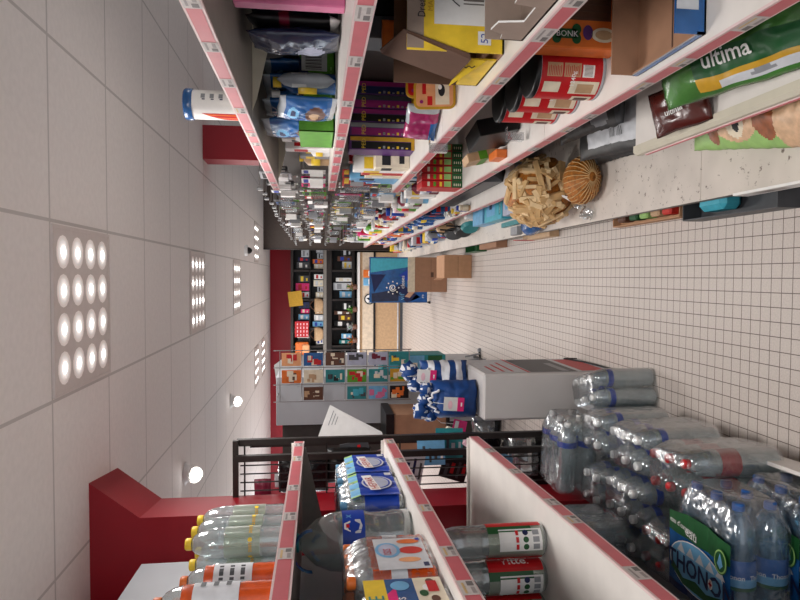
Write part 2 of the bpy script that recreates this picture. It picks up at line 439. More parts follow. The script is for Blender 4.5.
tD = right_bay('shelving_unit', 'farthest shelving unit with hooks, ending at the dark partition', 7.45, 11.1, [(S4, w_), (S5, w_)], 71, hooks=1)
# cream shelf in the closest unit, with its own deep channel front
b = MB(); b.box(.47, XK, .36, 2.24, S5 - .03, S5 - .005, w_)
s5 = b.build('shelf', tA, True)
b = MB(); b.prism([(.47, .36, S5 - .045), (.452, .36, S5 - .03), (.452, .36, S5 - .008), (.462, .36, S5 + .004), (.485, .36, S5 + .004), (.485, .36, S5 - .045)], (0, 1.88, 0), 'shelf_cream')
b.build('front_channel', s5, True)
b = MB(); b.box(.4485, .4515, .4, 2.2, S5 - .034, S5 - .02, 'strip_edge'); b.box(.447, .449, .4, 2.2, S5 - .031, S5 - .024, 'strip_red'); b.build('price_rail', s5, True)
b = MB(); b.box(.282, .291, .5, 2.03, SB - .035, SB + .022, 'white')
b.rect((.2815, 1.95, SB - .02), (0, -1, 0), (0, 0, 1), .14, .03, 'tag_paper'); b.rect((.281, 1.9, SB - .017), (0, -1, 0), (0, 0, 1), .03, .022, 'tag_ink'); b.build('price_rail', tA, True)

# left gondola, slightly turned
LM = Matrix.Translation((-.67, 2.56, 0)) @ Matrix.Rotation(math.radians(2.5), 4, 'Z')
tL = thing('shelving_unit', 'white drinks shelving unit stocked with bottles and water packs', 'shelving', (-.67, 2.56, 0)); tL.matrix_basis = LM
LZ = (1.685, 1.325, .967)
b = MB(); b.box(-.445, -.43, -2.1, -.06, .16, 2.257, 'panel_grey')
for k in range(40):
    b.box(-.447, -.444, -2.05 + k * .05, -2.025 + k * .05, 2.25, 2.2585, 'ink')
b.build('back_panel', tL, True)
for k, z in enumerate(LZ):
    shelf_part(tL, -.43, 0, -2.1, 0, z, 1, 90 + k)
    b = MB(); b.prism([(-.43, 0, z - .03), (-.02, 0, z - .03), (-.02, 0, z - .045), (-.40, 0, z - .13), (-.43, 0, z - .13)], (0, .004, 0), 'shelf_grey'); b.build('bracket', tL, True)
    b = MB(); b.box(-.43, 0, -.012, 0, z, z + .012, w_); b.build('end_lip', tL, True)
b = MB(); b.box(-.43, .065, -2.1, .1, .11, .14, w_); b.build('base_deck', tL, True)
b = MB(); b.box(.053, .065, -2.1, .1, .14, .20, w_); b.box(-.43, .053, .09, .1, .14, .2, w_); b.build('deck_lip', tL, True)
b = MB(); b.box(-.43, .0, -2.1, .1, 0, .11, 'dark_metal'); b.build('plinth', tL, True)

# ---------------------------------------------------------------- bottles
def prof(Rr, H, neck=.013, ribs=8, amp=.0015, sh=.26, lab=None):
    """bottle outline: foot, ribbed body, shoulder, neck"""
    P = [(Rr * .75, 0), (Rr * .96, H * .02), (Rr, H * .05)]
    zs = H * (1 - sh) - .02
    n = ribs * 2
    for i in range(n + 1):
        z = H * .05 + (zs - H * .05) * i / n
        inl = lab and lab[0] * H <= z <= lab[1] * H
        P.append((Rr - (amp if (i % 2 and not inl) else 0), z + 1e-5))
    for a in (.2, .45, .7, .9, 1):
        P.append((neck + (Rr - neck) * math.cos(a * PI / 2) ** 1.1 if a < 1 else neck, zs + (H - .022 - zs) * math.sin(a * PI / 2) ** .9 if a < 1 else H - .022))
    P.append((neck, H - .016))
    return P
STY = {}
def style(key, Rr, H, body, cap, label, lab, neck=.013, capr=.016, caph=.018, ribs=8, sh=.26, deco=None, fill=None):
    P = prof(Rr, H, neck, ribs, sh=sh, lab=lab)
    mb = MB(); mb.lathe(P, body if not fill else [fill] * (len(P) - 6) + [body] * 5, 18); parts = [('bottle', mb)]; fill = None
    c = MB(); c.lathe([(capr * .96, H - .02), (capr, H - .017), (capr, H - .004), (capr * .85, H), (.001, H)], cap, 14, cap=False); parts.append(('cap', c))
    if label:
        l = MB(); z0, z1 = lab[0] * H, lab[1] * H
        if isinstance(label, str): l.lathe([(Rr + .0008, z0), (Rr + .0008, z1)], label, 20, cap=False)
        else:
            zs = [z0 + (z1 - z0) * q for q in [0] + [x[1] for x in label]]
            l.lathe([(Rr + .0008, z) for z in zs], [x[0] for x in label], 20, cap=False)
        if deco: deco(l, Rr + .0016, z0, z1)
        parts.append(('label', l))
    if fill:
        f = MB(); Q = [(max(r - .003, .002), z) for r, z in P if z < H * .86]; f.lathe(Q, fill, 16); parts.append(('drink', f))
    STY[key] = [(n_, mb_) for n_, mb_ in parts]; STY[key + '_m'] = {}
    return key
def mk_bottle(key, parent, M, label=None, cat=None, group=None, bname='bottle'):
    """bottle as body with cap and label below it; as a thing when parent is None"""
    ms = STY[key + '_m']; root = None
    for i, (n_, mb_) in enumerate(STY[key]):
        if n_ not in ms: o = mb_.build(n_, None); ms[n_] = o.data
        else: o = bpy.data.objects.new(n_, ms[n_]); C.objects.link(o)
        if i == 0:
            root = o; root.name = bname; root.parent = parent; root.matrix_basis = M
            if parent is None: tag(root, label, cat, group)
        else: o.parent = root
    return root
def wraptext(l, r, body, zc, h, mt, a0=0., sx=1.0, vertical=False):
    vs, fs = glyphs(body, 'CENTER', .01)
    out = []
    for p in vs:
        if vertical: ang = a0 + p[1] * h / r; z = zc + p[0] * h * sx
        else: ang = a0 + p[0] * h * sx / r; z = zc + p[1] * h
        out.append((r * math.cos(ang), r * math.sin(ang), z))
    l.add(out, fs, mt)
style('cristal', .043, .315, 'pet', 'white', 'labelblue', (.66, .74))
style('redcap', .044, .315, 'pet_grey', 'red', 'deepred', (.45, .66))
def d_th(l, r, z0, z1):
    for a in (0, PI / 2, PI, 1.5 * PI): wraptext(l, r, 'Thonon', (z0 + z1) / 2 - .01, .018, 'white', a)
style('thonon', .0435, .315, 'pet_blue', 'blue', [('darkgreen', .12), ('skyblue', .4), ('blue', 1)], (.3, .55), deco=d_th)
clear('label_film', (228, 236, 226), .1, .22, (215, 225, 205), .3)
def d_vit(l, r, z0, z1):
    def sec(a0, a1, za, zb, mt, e=0):
        n = 5; vs = [((r + e) * math.cos(a0 + (a1 - a0) * i / n), (r + e) * math.sin(a0 + (a1 - a0) * i / n), z) for z in (za, zb) for i in range(n + 1)]
        l.add(vs, [(i, i + 1, n + 2 + i, n + 1 + i) for i in range(n)], mt)
    for q in (0, PI):
        sec(q - .35, q + .75, z0, z1, 'red', .0002); wraptext(l, r + .0008, 'Vittel', (z0 + z1) / 2, .036, 'white', q - .0, vertical=True, sx=-1) if 0 else None
        vs, fs = glyphs('Vittel', 'CENTER', .015); l.add([((r + .0008) * math.cos(q + .1 + p[1] * .038 / r), (r + .0008) * math.sin(q + .1 + p[1] * .038 / r), (z0 + z1) / 2 - p[0] * .038) for p in vs], fs, 'white')
        sec(q - .85, q - .35, z0 + .03, z1, 'darkgreen', .0002); sec(q - 1.9, q - .6, z0 + .004, z1 - .03, 'paper', .0005)
        for k in range(3):
            a = q - .85 - .4 * k; zc = z0 + .05
            l.add([((r + .001) * math.cos(a + .17 * math.cos(t)), (r + .001) * math.sin(a + .17 * math.cos(t)), zc + .008 * math.sin(t)) for t in [i * PI / 6 for i in range(12)]], [list(range(12))], ('navy', 'darkgreen', 'darkgreen')[k])
            sec(a - .15, a + .15, z0 + .07, z0 + .078, 'red', .001); sec(a - .15, a + .15, z0 + .012, z0 + .03, 'grey', .001)
style('vittel', .045, .335, 'pet_grey', 'red', 'label_film', (.04, .50), deco=d_vit)
def d_lem(l, r, z0, z1):
    for k in range(5):
        a = k * 2 * PI / 5
        wraptext(l, r, 'zest', z0 + .025, .02, 'mustard', a)
        l.add([((r + .0004) * math.cos(a + .5 + .14 * math.cos(t)), (r + .0004) * math.sin(a + .5 + .14 * math.cos(t)), z0 + .03 + .007 * math.sin(t)) for t in [i * PI / 5 for i in range(10)]], [list(range(10))], 'yellow')
style('lemon', .047, .325, 'pet', 'yellow', 'label_film', (.28, .62), neck=.016, capr=.019, caph=.022, ribs=9, sh=.28, deco=d_lem)
def d_or(l, r, z0, z1):
    for k in range(3):
        for j in range(3): 
            a = k * 2 * PI / 3
            l.add([((r + .0003) * math.cos(a + q), (r + .0003) * math.sin(a + q), z0 + .02 + j * .03 + dz) for q, dz in ((0, 0), (.5, 0), (1, 0), (1, .012), (.5, .012), (0, .012))], [(0, 1, 4, 5), (1, 2, 3, 4)], 'darkgrey')
style('orange', .046, .30, 'pet', 'orange', 'palegrey', (.32, .68), neck=.017, capr=.02, caph=.024, ribs=6, sh=.25, deco=d_or, fill='water_orange')
style('smallblue', .031, .198, 'pet', 'skyblue', [('labelblue', 1)], (.08, .62), neck=.011, capr=.013, ribs=5, sh=.3)
style('smallorange', .031, .205, 'pet', 'orange', [('palegrey', 1)], (.34, .52), neck=.012, capr=.015, ribs=5, sh=.28, fill='water_orange')
style('tonic', .043, .30, 'pet_grey', 'green', None, None, ribs=6, sh=.3)

def film_mesh(nx, ny, pitch, H, Rr, seed, mt='film', z0=0.0, shrink=.006):
    """loose shrink film: a rounded box pulled in towards the bottle necks"""
    b = MB(); hw, hd = (nx * pitch) / 2 + .002, (ny * pitch) / 2 + .002; n = 40; lv = 14; vs = []; fs = []
    for j in range(lv + 1):
        q = j / lv; z = z0 + H * q
        k = 1 - max(0, (q - .72) / .28) ** 1.6 * .28
        for i in range(n):
            a = 2 * PI * i / n; ca, sa = math.cos(a), math.sin(a)
            e = .35
            x = hw * k * math.copysign(abs(ca) ** e, ca); y = hd * k * math.copysign(abs(sa) ** e, sa)
            p = V((x, y, z)); nz = noise.noise(p * 22 + V((seed, 0, 0)))
            vs.append((x * (1 + .02 * nz), y * (1 + .03 * nz), z + (.004 * nz if q > .8 else 0)))
    for j in range(lv):
        for i in range(n): fs.append((j * n + i, j * n + (i + 1) % n, (j + 1) * n + (i + 1) % n, (j + 1) * n + i))
    b.add(vs, fs, mt, None, True)
    top = [lv * n + i for i in range(n)]
    k = len(b.v); b.v.append(V((0, 0, z0 + H - .012)))
    for i in range(n): b.f.append([top[i], top[(i + 1) % n], k]); b.m.append(b.mi(mt)); b.sm.append(True)
    return b
def pack(key, nx, ny, pitch, H, M, label, group=None, seed=1, extra=None, name='water_pack'):
    t = bpy.data.objects.new(name, None); C.objects.link(t); t.matrix_basis = M; tag(t, label, 'bottle pack', group)
    for i in range(nx):
        for j in range(ny):
            mk_bottle(key, t, T((i - (nx - 1) / 2) * pitch, (j - (ny - 1) / 2) * pitch, 0, 0, 0, R.uniform(0, 6)))
    film_mesh(nx, ny, pitch, H + .004, 0, seed).build('film', t, True)
    if extra: extra(t)
    return t

# ---------------------------------------------------------------- product makers
def cart(name, label, cat, x0, x1, y0, y1, z0, z1, mt, deco=None, group=None, r=.003, parent=None):
    """carton: chamfered box with printed faces"""
    b = MB(); b.bev(x0, x1, y0, y1, z0, z1, mt, r)
    if deco: deco(b, x0, x1, y0, y1, z0, z1)
    if parent is not None: return b.build(name, parent)
    return solo(name, label, cat, b, group=group)
def cface(b, x0, x1, y0, z0, z1, u0, u1, v0, v1, mt, e=.001):
    """patch on the face turned to the camera (-y), u and v are shares of its width and height"""
    W, H = x1 - x0, z1 - z0; b.rect((x0 + W * u0, y0 - e, z0 + H * v0), (1, 0, 0), (0, 0, 1), W * (u1 - u0), H * (v1 - v0), mt)
def aface(b, x0, y0, y1, z0, z1, u0, u1, v0, v1, mt, e=.001):
    """patch on the face turned to the aisle (-x)"""
    W, H = y1 - y0, z1 - z0; b.rect((x0 - e, y1 - W * u0, z0 + H * v0), (0, -1, 0), (0, 0, 1), W * (u1 - u0), H * (v1 - v0), mt)
def pouch_mb(w, h, t, mf, seed=0, nu=30, nv=36, crum=.006, top=.0, pin=2.4, text=None):
    b = MB(); vs = []; idx = {}
    def off(u, v, s):
        e = max(0, 1 - abs(2 * u - 1) ** pin) * max(0, 1 - abs(2 * v - 1) ** 3.2)
        x = (u - .5) * w; z = v * h
        q = noise.noise(V((x * 14 + seed * 3.1, s * 2, z * 14))); q2 = noise.noise(V((x * 40 + seed, s * 5, z * 40)))
        wob = noise.noise(V((x * 6, seed * 1.7, z * 6)))
        return V((x * (1 - .06 * e) + crum * q2 * .5, s * (t / 2) * e ** .6 * (1 + .25 * q) + s * crum * q2 * e + wob * crum, z + crum * q))
    for s in (-1, 1):
        for j in range(nv + 1):
            for i in range(nu + 1):
                edge = i in (0, nu) or j in (0, nv)
                if edge and s == 1: idx[s, i, j] = idx[-1, i, j]
                else: idx[s, i, j] = len(vs); vs.append(off(i / nu, j / nv, s))
    fs, ms = [], []
    for s in (-1, 1):
        for j in range(nv):
            for i in range(nu):
                f = [idx[s, i, j], idx[s, i + 1, j], idx[s, i + 1, j + 1], idx[s, i, j + 1]]
                if s == 1: f.reverse()
                fs.append(f); ms.append(mf((i + .5) / nu, (j + .5) / nv, s))
    b.add(vs, fs, ms, None, True)
    if text:
        for (body, u, v, hh, mt, vert) in text:
            gv, gf = glyphs(body, 'CENTER', .012)
            out = []
            for p in gv:
                if vert: uu, vv = u - p[1] * hh / w, v + p[0] * hh / h
                else: uu, vv = u + p[0] * hh / w, v + p[1] * hh / h
                q = off(min(max(uu, 0), 1), min(max(vv, 0), 1), -1); out.append(q + V((0, -.006, 0)))
            b.add(out, gf, mt)
    return b
def pouch(name, label, cat, w, h, t, mf, M, seed=0, group=None, **k):
    if isinstance(mf, str): mm = mf; mf = lambda u, v, s: mm
    return solo(name, label, cat, pouch_mb(w, h, t, mf, seed, **k), group=group, M=M)
def ell(u, v, cu, cv, ru, rv): return ((u - cu) / ru) ** 2 + ((v - cv) / rv) ** 2 < 1
AIS = -PI / 2      # turn a front towards the aisle

# ================================================================ RIGHT SHELVES
# --- on top
def tub():
    t = thing('tub', 'white and red tub with blue lid standing on top of the shelving', 'tub', (.60, 2.33, S1))
    b = MB(); b.lathe([(.046, .001), (.05, .006), (.05, .18)], 'white', 24, cap=True); b.build('body', t, True)
    b = MB(); b.lathe([(.053, .18), (.054, .184), (.054, .205), (.05, .21), (.001, .21)], 'foil_blue', 24, cap=True); b.build('lid', t, True)
    b = MB(); b.lathe([(.0506, .012), (.0506, .165)], 'white', 12, cap=False, arc=(-2.9, -1.9)); b.build('label', t, True)
    b = MB()
    def pt(a, z): return (.0512 * math.cos(a), .0512 * math.sin(a), z)
    for k in range(8):
        a0 = PI + .02 + k * .09; b.add([pt(a0, .02), pt(a0 + .09, .02), pt(a0 + .09, .15 - .01 * (7 - k)), pt(a0, .15 - .012 * (8 - k))], [(0, 1, 2, 3)], 'red' if k % 3 else 'orange')
    for k in range(4):
        a0 = -1.35; z = .045 + k * .03
        b.add([pt(a0, z), pt(a0 + .35, z), pt(a0 + .35, z + .014), pt(a0, z + .014)], [(0, 1, 2, 3)], 'grey')
        b.add([pt(a0 - .12, z), pt(a0 - .04, z), pt(a0 - .04, z + .01), pt(a0 - .12, z + .01)], [(0, 1, 2, 3)], 'navy')
    b.build('print', t, True)
tub()
# --- shelf under the top one
def d_pink(b, x0, x1, y0, y1, z0, z1):
    for k in range(7):
        for (u, v) in ((.1 + .12 * (k % 2), .12 * k + .1), (.5, .12 * k + .14)):
            x = x0 + (x1 - x0) * (u + .1); z = z0 + (z1 - z0) * v
            for dx, dz, rr in ((0, 0, .008), (-.008, .01, .003), (0, .013, .003), (.008, .01, .003)): b.disc((x + dx, y0 - .0012, z + dz), (1, 0, 0), (0, 0, 1), rr, rr, 'hotpink', 10)
cart('carton', 'pink carton printed with paw marks on the second shelf down, nearest the camera', 'carton', .655, .88, 1.58, 1.62, S2 + .001, S2 + .27, 'pink', d_pink)
def bagfn(main, panel, pic, low):
    def f(u, v, s):
        if s < 0 and ell(u, v, .5, .33, .3, .16): return pic
        if v > .72: return main
        if .55 < v < .66: return panel
        if v < .1: return low
        return main
    return f
for k, (y, a, lb, mf) in enumerate(((0.7, -1.72, 'dark navy pouch with pale panel beside the pink carton', bagfn('foil_navy', 'foil_navy', 'lilac', 'foil_navy')),
                                    (0.75, -1.78, 'dark pouch with red and cream side behind the navy pouch', bagfn('black', 'maroon', 'creamy', 'white')),
                                    (0.8, -1.70, 'faded denim blue pouch in the dark row on the second shelf', bagfn('foil_navy', 'red', 'skyblue', 'foil_navy')),
                                    (0.85, -1.8, 'dark pouch with crumpled beige foot next to the green tray', bagfn('black', 'foil_navy', 'tan', 'creamy')))):
    pouch('pet_food_pouch', lb, 'pouch', .24, .26, .07, mf, T(y, 1.95, S2 + .004, 0, 0, a), 40 + k)
# green display tray with blue bags
def gtray():
    t = thing('display_tray', 'green cardboard display tray with white barcode sticker holding blue bags', 'display tray', (.7, 2.6, S2))
    x0, x1, y0, y1, z0, h = .545, .87, 2.44, 2.74, S2 + .001, .135
    b = MB(); b.box(x0, x1, y0, y1, z0, z0 + .006, 'green'); b.box(x0, x0 + .004, y0, y1, z0, z0 + h, 'green'); b.box(x0, x1, y0, y0 + .004, z0, z0 + h, 'green')
    b.box(x0, x1, y1 - .004, y1, z0, z0 + h, 'green'); b.box(x1 - .004, x1, y0, y1, z0, z0 + h, 'green')
    b.poly([(x0 + .12, y0 - .001, z0 + h), (x0 + .17, y0 - .001, z0 + .07), (x0 + .28, y0 - .001, z0 + h)], 'navy')
    b.box(x0 + .05, x0 + .062, y0 - .0015, y0, z0, z0 + h, 'teal')
    b.text('H', (x0 + .10, y0 - .0015, z0 + .04), (0, 0, 1), (-1, 0, 0), .04, 'white')
    for k in range(9): b.rect((x0 + .07 + k * .02, y0 - .0012, z0 + .012), (1, 0, 0), (0, 0, 1), .012, .006, 'palegreen')
    b.build('tray', t)
    b = MB(); b.rect((x1 - .1, y0 - .0016, z0 + .03), (1, 0, 0), (0, 0, 1), .085, .095, 'paper')
    for k in range(12): b.rect((x1 - .094 + k * .006, y0 - .002, z0 + .05), (1, 0, 0), (0, 0, 1), .002 + .002 * (k % 2), .06, 'barcode')
    b.build('barcode_sticker', t)
gtray()
def bluebag(u, v, s):
    if v > .9: return 'foil_silver'
    if ell(u, v, .5, .74, .26, .10): return 'skyblue' if not ell(u, v, .5, .74, .14, .05) else 'navy'
    if ell(u, v, .5, .36, .34, .18): return 'tan' if ell(u, v, .45, .38, .16, .09) else 'brown'
    if v < .12: return 'foil_silver'
    return 'foil_blue'
for k, (x, a, lb) in enumerate(((.60, -1.5, 'blue and silver bag nearest the aisle in the green tray'), (.68, -1.55, 'blue dog food bag with shiny seal, second from the aisle in the green tray'),
                                (.76, -1.45, 'blue dog food bag third from the aisle in the green tray'), (.83, -1.6, 'blue dog food bag deepest in the green tray'))):
    pouch('dog_food_bag', lb, 'bag', .22, .265, .06, bluebag, T(x, 2.58, S2 + .009, .06, 0, a), 50 + k)
pouch('dog_food_bag', 'blue bag tipped forward just outside the green tray', 'bag', .20, .20, .05, bluebag, T(.585, 2.28, S2 + .004, 0, .1, -1.45), 56)
# --- shelf with the yellow carton (z = S3)
def yellow():
    t = thing('display_carton', 'open yellow display carton with white barcode panel and hanging brown flap', 'carton', (.66, 1.6, S3))
    z0 = S3 + .001; b = MB()
    x0, x1, y0, y1, h = .535, .87, 1.50, 1.76, .235
    b.box(x0, x1, y0, y0 + .004, z0, z0 + h, 'yellow'); b.box(x1 - .004, x1, y0, y1, z0, z0 + h, 'cardboard'); b.box(x0, x1, y1 - .004, y1, z0, z0 + h, 'cardboard_dark')
    b.box(x0, x1, y0, y1, z0, z0 + .004, 'cardboard'); b.box(x0, x0 + .004, y0 + .05, y1, z0, z0 + .06, 'yellow'); b.box(x0 + .004, x1, y0 - .001, y0, z0 + h - .04, z0 + h, 'cardboard_grey')
    b.rect((x0 + .062, y0 - .001, z0 + .035), (1, 0, 0), (0, 0, 1), .26, .135, 'paper')
    for k in range(12): b.rect((x0 + .11 + k * .008, y0 - .002, z0 + .05), (1, 0, 0), (0, 0, 1), .003 + .002 * (k % 2), .05, 'barcode')
    b.tube([(x0 + .13 + .025 * math.cos(a), y0 - .002, z0 + .125 + .016 * math.sin(a * 1.5)) for a in [i * .5 for i in range(13)]], .0014, 'ink', 4)
    b.text('Dreamies', (x0 + .075, y0 - .002, z0 + .192), (1, 0, 0), (0, 0, 1), .026, 'ink', sx=.8)
    b.text('MAX', (x0 + .09, y0 - .002, z0 + .174), (1, 0, 0), (0, 0, 1), .017, 'mustard')
    b.rect((x0 + .018, y0 - .001, z0 + .032), (1, 0, 0), (0, 0, 1), .032, .032, 'paper'); b.text('52', (x0 + .021, y0 - .002, z0 + .04), (1, 0, 0), (0, 0, 1), .025, 'labelblue')
    b.build('carton', t)
    b = MB(); b.prism([at(404, 29, 1.49), at(470, 54, 1.49), at(471, 60, 1.495), at(452, 80, 1.60), at(382, 54, 1.62), at(380, 50, 1.60)], (.003, .004, 0), 'cardboard_dark'); b.build('flap', t)
    b = MB(); b.prism([at(466, 58, 1.53), at(487, 61, 1.53), at(466, 74, 1.78), at(449, 86, 1.62)], (.003, .003, 0), 'yellow')
    b.tube([at(463 + 3 * k, 66 + 2 * (k % 2), 1.54) for k in range(5)], .0014, 'ink', 4); b.build('front_lip', t)
yellow()
def greytray():
    t = thing('display_tray', 'grey cardboard tray with white torn cut-out edges on the shelf of the yellow carton', 'display tray', (.7, 1.2, S3))
    z0 = S3 + .001; b = MB(); x0, x1, y0, y1 = .515, .86, 1.02, 1.36
    b.box(x0, x1, y1 - .004, y1, z0, z0 + .085, 'cardboard_grey'); b.box(x1 - .004, x1, y0, y1, z0, z0 + .115, 'cardboard_grey'); b.box(x0, x1, y0, y1, z0, z0 + .004, 'cardboard_grey')
    prof_ = [(0, 0), (0, .05), (.03, .055), (.05, .085), (.09, .08), (.10, .03), (.17, .03), (.18, .075), (.24, .08), (.33, .08), (.33, 0)]
    b.prism([(x0, y1 - p, z0 + q) for p, q in prof_], (.004, 0, 0), ['cardboard_grey', 'cardboard_grey'] + ['white'] * 11)
    b.build('tray', t)
    b = MB(); b.prism([(x0 + .06, y1 - .1 - p, z0 + .01 + q * .6) for p, q in prof_[:9] + [(.27, 0)]], (.004, 0, 0), 'white'); b.build('torn_edge', t)
greytray()
for k, (x, y) in enumerate(((.68, 1.15), (.78, 1.15), (.68, 1.26), (.79, 1.25))):
    pouch('snack_pouch', 'small tan pouch inside the grey cut-out tray', 'pouch', .08, .10, .03, 'tan', T(x, y, S3 + .006, 0, 0, .2 * k), 60 + k, group='pouches in the grey tray')
def d_ped(c1, c2):
    def f(b, x0, x1, y0, y1, z0, z1):
        cface(b, x0, x1, y0, z0, z1, .06, .6, .04, .96, c1); cface(b, x0, x1, y0, z0, z1, .66, .98, .02, .98, c2)
        b.text('PED', (x0 + .004, y0 - .002, z1 - .075), (1, 0, 0), (0, 0, 1), .026, 'yellow')
        for q in range(7): cface(b, x0, x1, y0, z0, z1, .1, .2 + .05 * (q % 3), .1 + q * .07, .12 + q * .07 + .015, 'grey' if q % 2 else 'yellow', .0018)
        cface(b, x0, x1, y0, z0, z1, 0, 1, .0, .05, 'mustard', .0022)
    return f
for k, (c1, c2, lb) in enumerate((('black', 'mustard', 'purple snack box with gold edge, closest to the aisle in its upright row'), ('magenta', 'grey', 'magenta snack box with grey edge, second from the aisle in its row'),
                                  ('black', 'magenta', 'black and magenta snack box, third from the aisle in its row'), ('magenta', 'darkgrey', 'dark grey edged snack box, fourth from the aisle in its row'),
                                  ('navy', 'magenta', 'navy and magenta snack box deepest in its upright row'))):
    x = .575 + k * .062; cart('snack_box', lb, 'box', x, x + .059, 2.9, 3.04, S3 + .001, S3 + .30, 'purple', d_ped(c1, c2), group='upright snack boxes on the third shelf')
for k in range(4):
    x = .60 + .075 * k
    cart('pouch_box', ('dark grey ribbed box in the shade behind the brown flap', 'black ribbed box against the back panel behind the brown flap')[k - 2], 'box', x, x + .07, 2.0 + .01 * k, 2.14, S3 + .001, S3 + .29, 'darkgrey' if k == 2 else 'black') if k > 1 else None
for k, (x, y, z) in enumerate(((.66, 1.86, .0), (.75, 1.88, 0), (.70, 1.87, .13))):
    pouch('snack_pouch', 'dark orange snack pouch in the shade behind the yellow carton', 'pouch', .10, .125, .04, 'orange', T(x, y, S3 + .004 + z, 0, 0, .1), 70 + k, group='orange pouches behind the yellow carton')
def pate(name, label, M, c1, c2, seed):
    t = bpy.data.objects.new(name, None); C.objects.link(t); t.matrix_basis = M; tag(t, label, 'food tray')
    w, h = .098, .135
    def rr(e, n=6, r=.022):
        P = []
        for cx, cz, a0 in ((w / 2 - r, h - r, 0), (-w / 2 + r, h - r, PI / 2), (-w / 2 + r, r, PI), (w / 2 - r, r, 1.5 * PI)):
            for i in range(n + 1):
                a = a0 + PI / 2 * i / n; P.append((cx + (r - e) * math.cos(a), cz + (r - e) * math.sin(a)))
        return P
    O, I, B_ = rr(0), rr(.008), rr(.014); n = len(O)
    b = MB(); vs = [(x, .0, z) for x, z in O] + [(x, -.003, z) for x, z in O] + [(x, -.003, z) for x, z in I] + [(x, .03, z) for x, z in B_]
    fs = [list(range(n * 3 - n, n * 3))[::-1]] + [(i, (i + 1) % n, n + (i + 1) % n, n + i) for i in range(n)] + [(n + i, n + (i + 1) % n, 2 * n + (i + 1) % n, 2 * n + i) for i in range(n)]
    fs += [((i + 1) % n, i, 3 * n + i, 3 * n + (i + 1) % n) for i in range(n)] + [list(range(3 * n, 4 * n))]
    b.add(vs, fs, [c1] + ['mustard'] * (3 * n) + ['mustard']); b.build('tray', t, True)
    b = MB(); e = -.0045
    b.rect((-w / 2 + .014, e, .02), (1, 0, 0), (0, 0, 1), w - .028, .045, 'creamy'); b.rect((-w / 2 + .012, e - .0004, .075), (1, 0, 0), (0, 0, 1), .03, .016, c2)
    b.disc((.012, e - .0006, .045), (1, 0, 0), (0, 0, 1), .02, .011, 'ink'); b.disc((.022, e - .001, .05), (1, 0, 0), (0, 0, 1), .008, .006, 'white')
    b.disc((-.025, e - .0006, .11), (1, 0, 0), (0, 0, 1), .006, .006, 'magenta'); b.rect((.0, e - .0004, .095), (1, 0, 0), (0, 0, 1), .035, .012, c2); b.build('lid_label', t, True)
pate('pate_tray', 'gold rimmed peach pate tray leaning in front of the purple boxes', T(.588, 2.03, S3 + .002, -.15, 0, .1), 'peach', 'red', 1)
pate('pate_tray', 'red lidded pate tray half hidden behind the peach one', T(.64, 2.09, S3 + .02, -.15, 0, .1), 'red', 'white', 2)
pouch('snack_pouch', 'crumpled magenta and silver blue pouch beside the pate trays', 'pouch', .17, .12, .05, lambda u, v, s: 'foil_silver' if (v > .88 and u > .5) or u > .85 else ('foil_blue' if v < .25 and u < .6 else 'foil_pink'),
      T(.56, 2.32, S3 + .004, -.1, 0, -1.0), 77)
def clip(label, y, z, x=XF - .008):
    b = MB(); b.box(x - .03, x, y, y + .004, z - .03, z + .035, 'blister'); b.box(x - .03, x, y + .03, y + .034, z - .03, z + .035, 'blister'); b.box(x - .031, x - .028, y, y + .034, z - .03, z + .02, 'blister')
    b.box(x - .002, x + .02, y + .005, y + .03, z + .034, z + .037, 'blister')
    solo('shelf_clip', label, 'shelf clip', b)
clip('clear plastic price clip on the rail under the magenta pouch', 2.35, S3 - .01)
clip('clear plastic price clip hanging beside the red tins', 2.42, S4 + .05, XF + .06)

# --- shelf with the red tins (z = S4)
def tin(y, x, label):
    t = thing('food_tin', label, 'tin', (x, y, S4), 0, 'row of big red tins'); r, h = .076, .205
    b = MB(); b.lathe([(r * .97, .001), (r, .004), (r * .985, .008), (r * .985, h - .01), (r, h - .006), (r * .97, h)], 'silver', 32, cap=False)
    b.lathe([(r * .97, h - .002), (.001, h - .004)], 'black', 32, cap=False); b.lathe([(r * 1.01, h - .012), (r * 1.015, h), (r * .93, h + .003), (.001, h + .002)], 'black', 32, cap=False); b.build('can', t, True)
    l = MB(); rr = r * .99; l.lathe([(rr, .01), (rr, h - .014)], 'red', 36, cap=False)
    def patch(a0, a1, z0, z1, mt, e):
        n = 6; vs = [((rr + e) * math.cos(a0 + (a1 - a0) * i / n), (rr + e) * math.sin(a0 + (a1 - a0) * i / n), z) for z in (z0, z1) for i in range(n + 1)]
        l.add(vs, [(i, i + 1, n + 2 + i, n + 1 + i) for i in range(n)], mt)
    A = -PI / 2
    patch(A - .45, A + .05, .075, .125, 'tan', .0006); patch(A - .45, A + .05, .13, .175, 'tan', .0006); patch(A - .45, A + .0, .035, .07, 'white', .0006)
    for k in range(9): patch(A - .4 + k * .045, A - .38 + k * .045, .04, .065, 'barcode', .001)
    patch(A - 1.15, A - .6, .015, .1, 'creamy', .0006); patch(A - 1.1, A - .7, .03, .08, 'tan', .001); patch(A - 1.1, A - .65, .13, .18, 'creamy', .0006)
    patch(A - 2.2, A - 1.3, .02, .08, 'creamy', .0006); patch(A - 2.1, A - 1.4, .03, .07, 'brown', .001)
    wraptext(l, rr + .0012, '1240g', .09, .018, 'white', A - .53)
    for k in range(8):
        patch(A - .42, A - .02 - .03 * (k % 3), .08 + k * .0055, .082 + k * .0055, 'red', .0012); patch(A - .42, A - .05 - .03 * (k % 2), .134 + k * .005, .136 + k * .005, 'red', .0012)
    l.build('paper_label', t, True)
tin(1.825, .605, 'big red tin with barcode, nearest the camera of the three')
tin(1.985, .605, 'big red tin in the middle of the row of three')
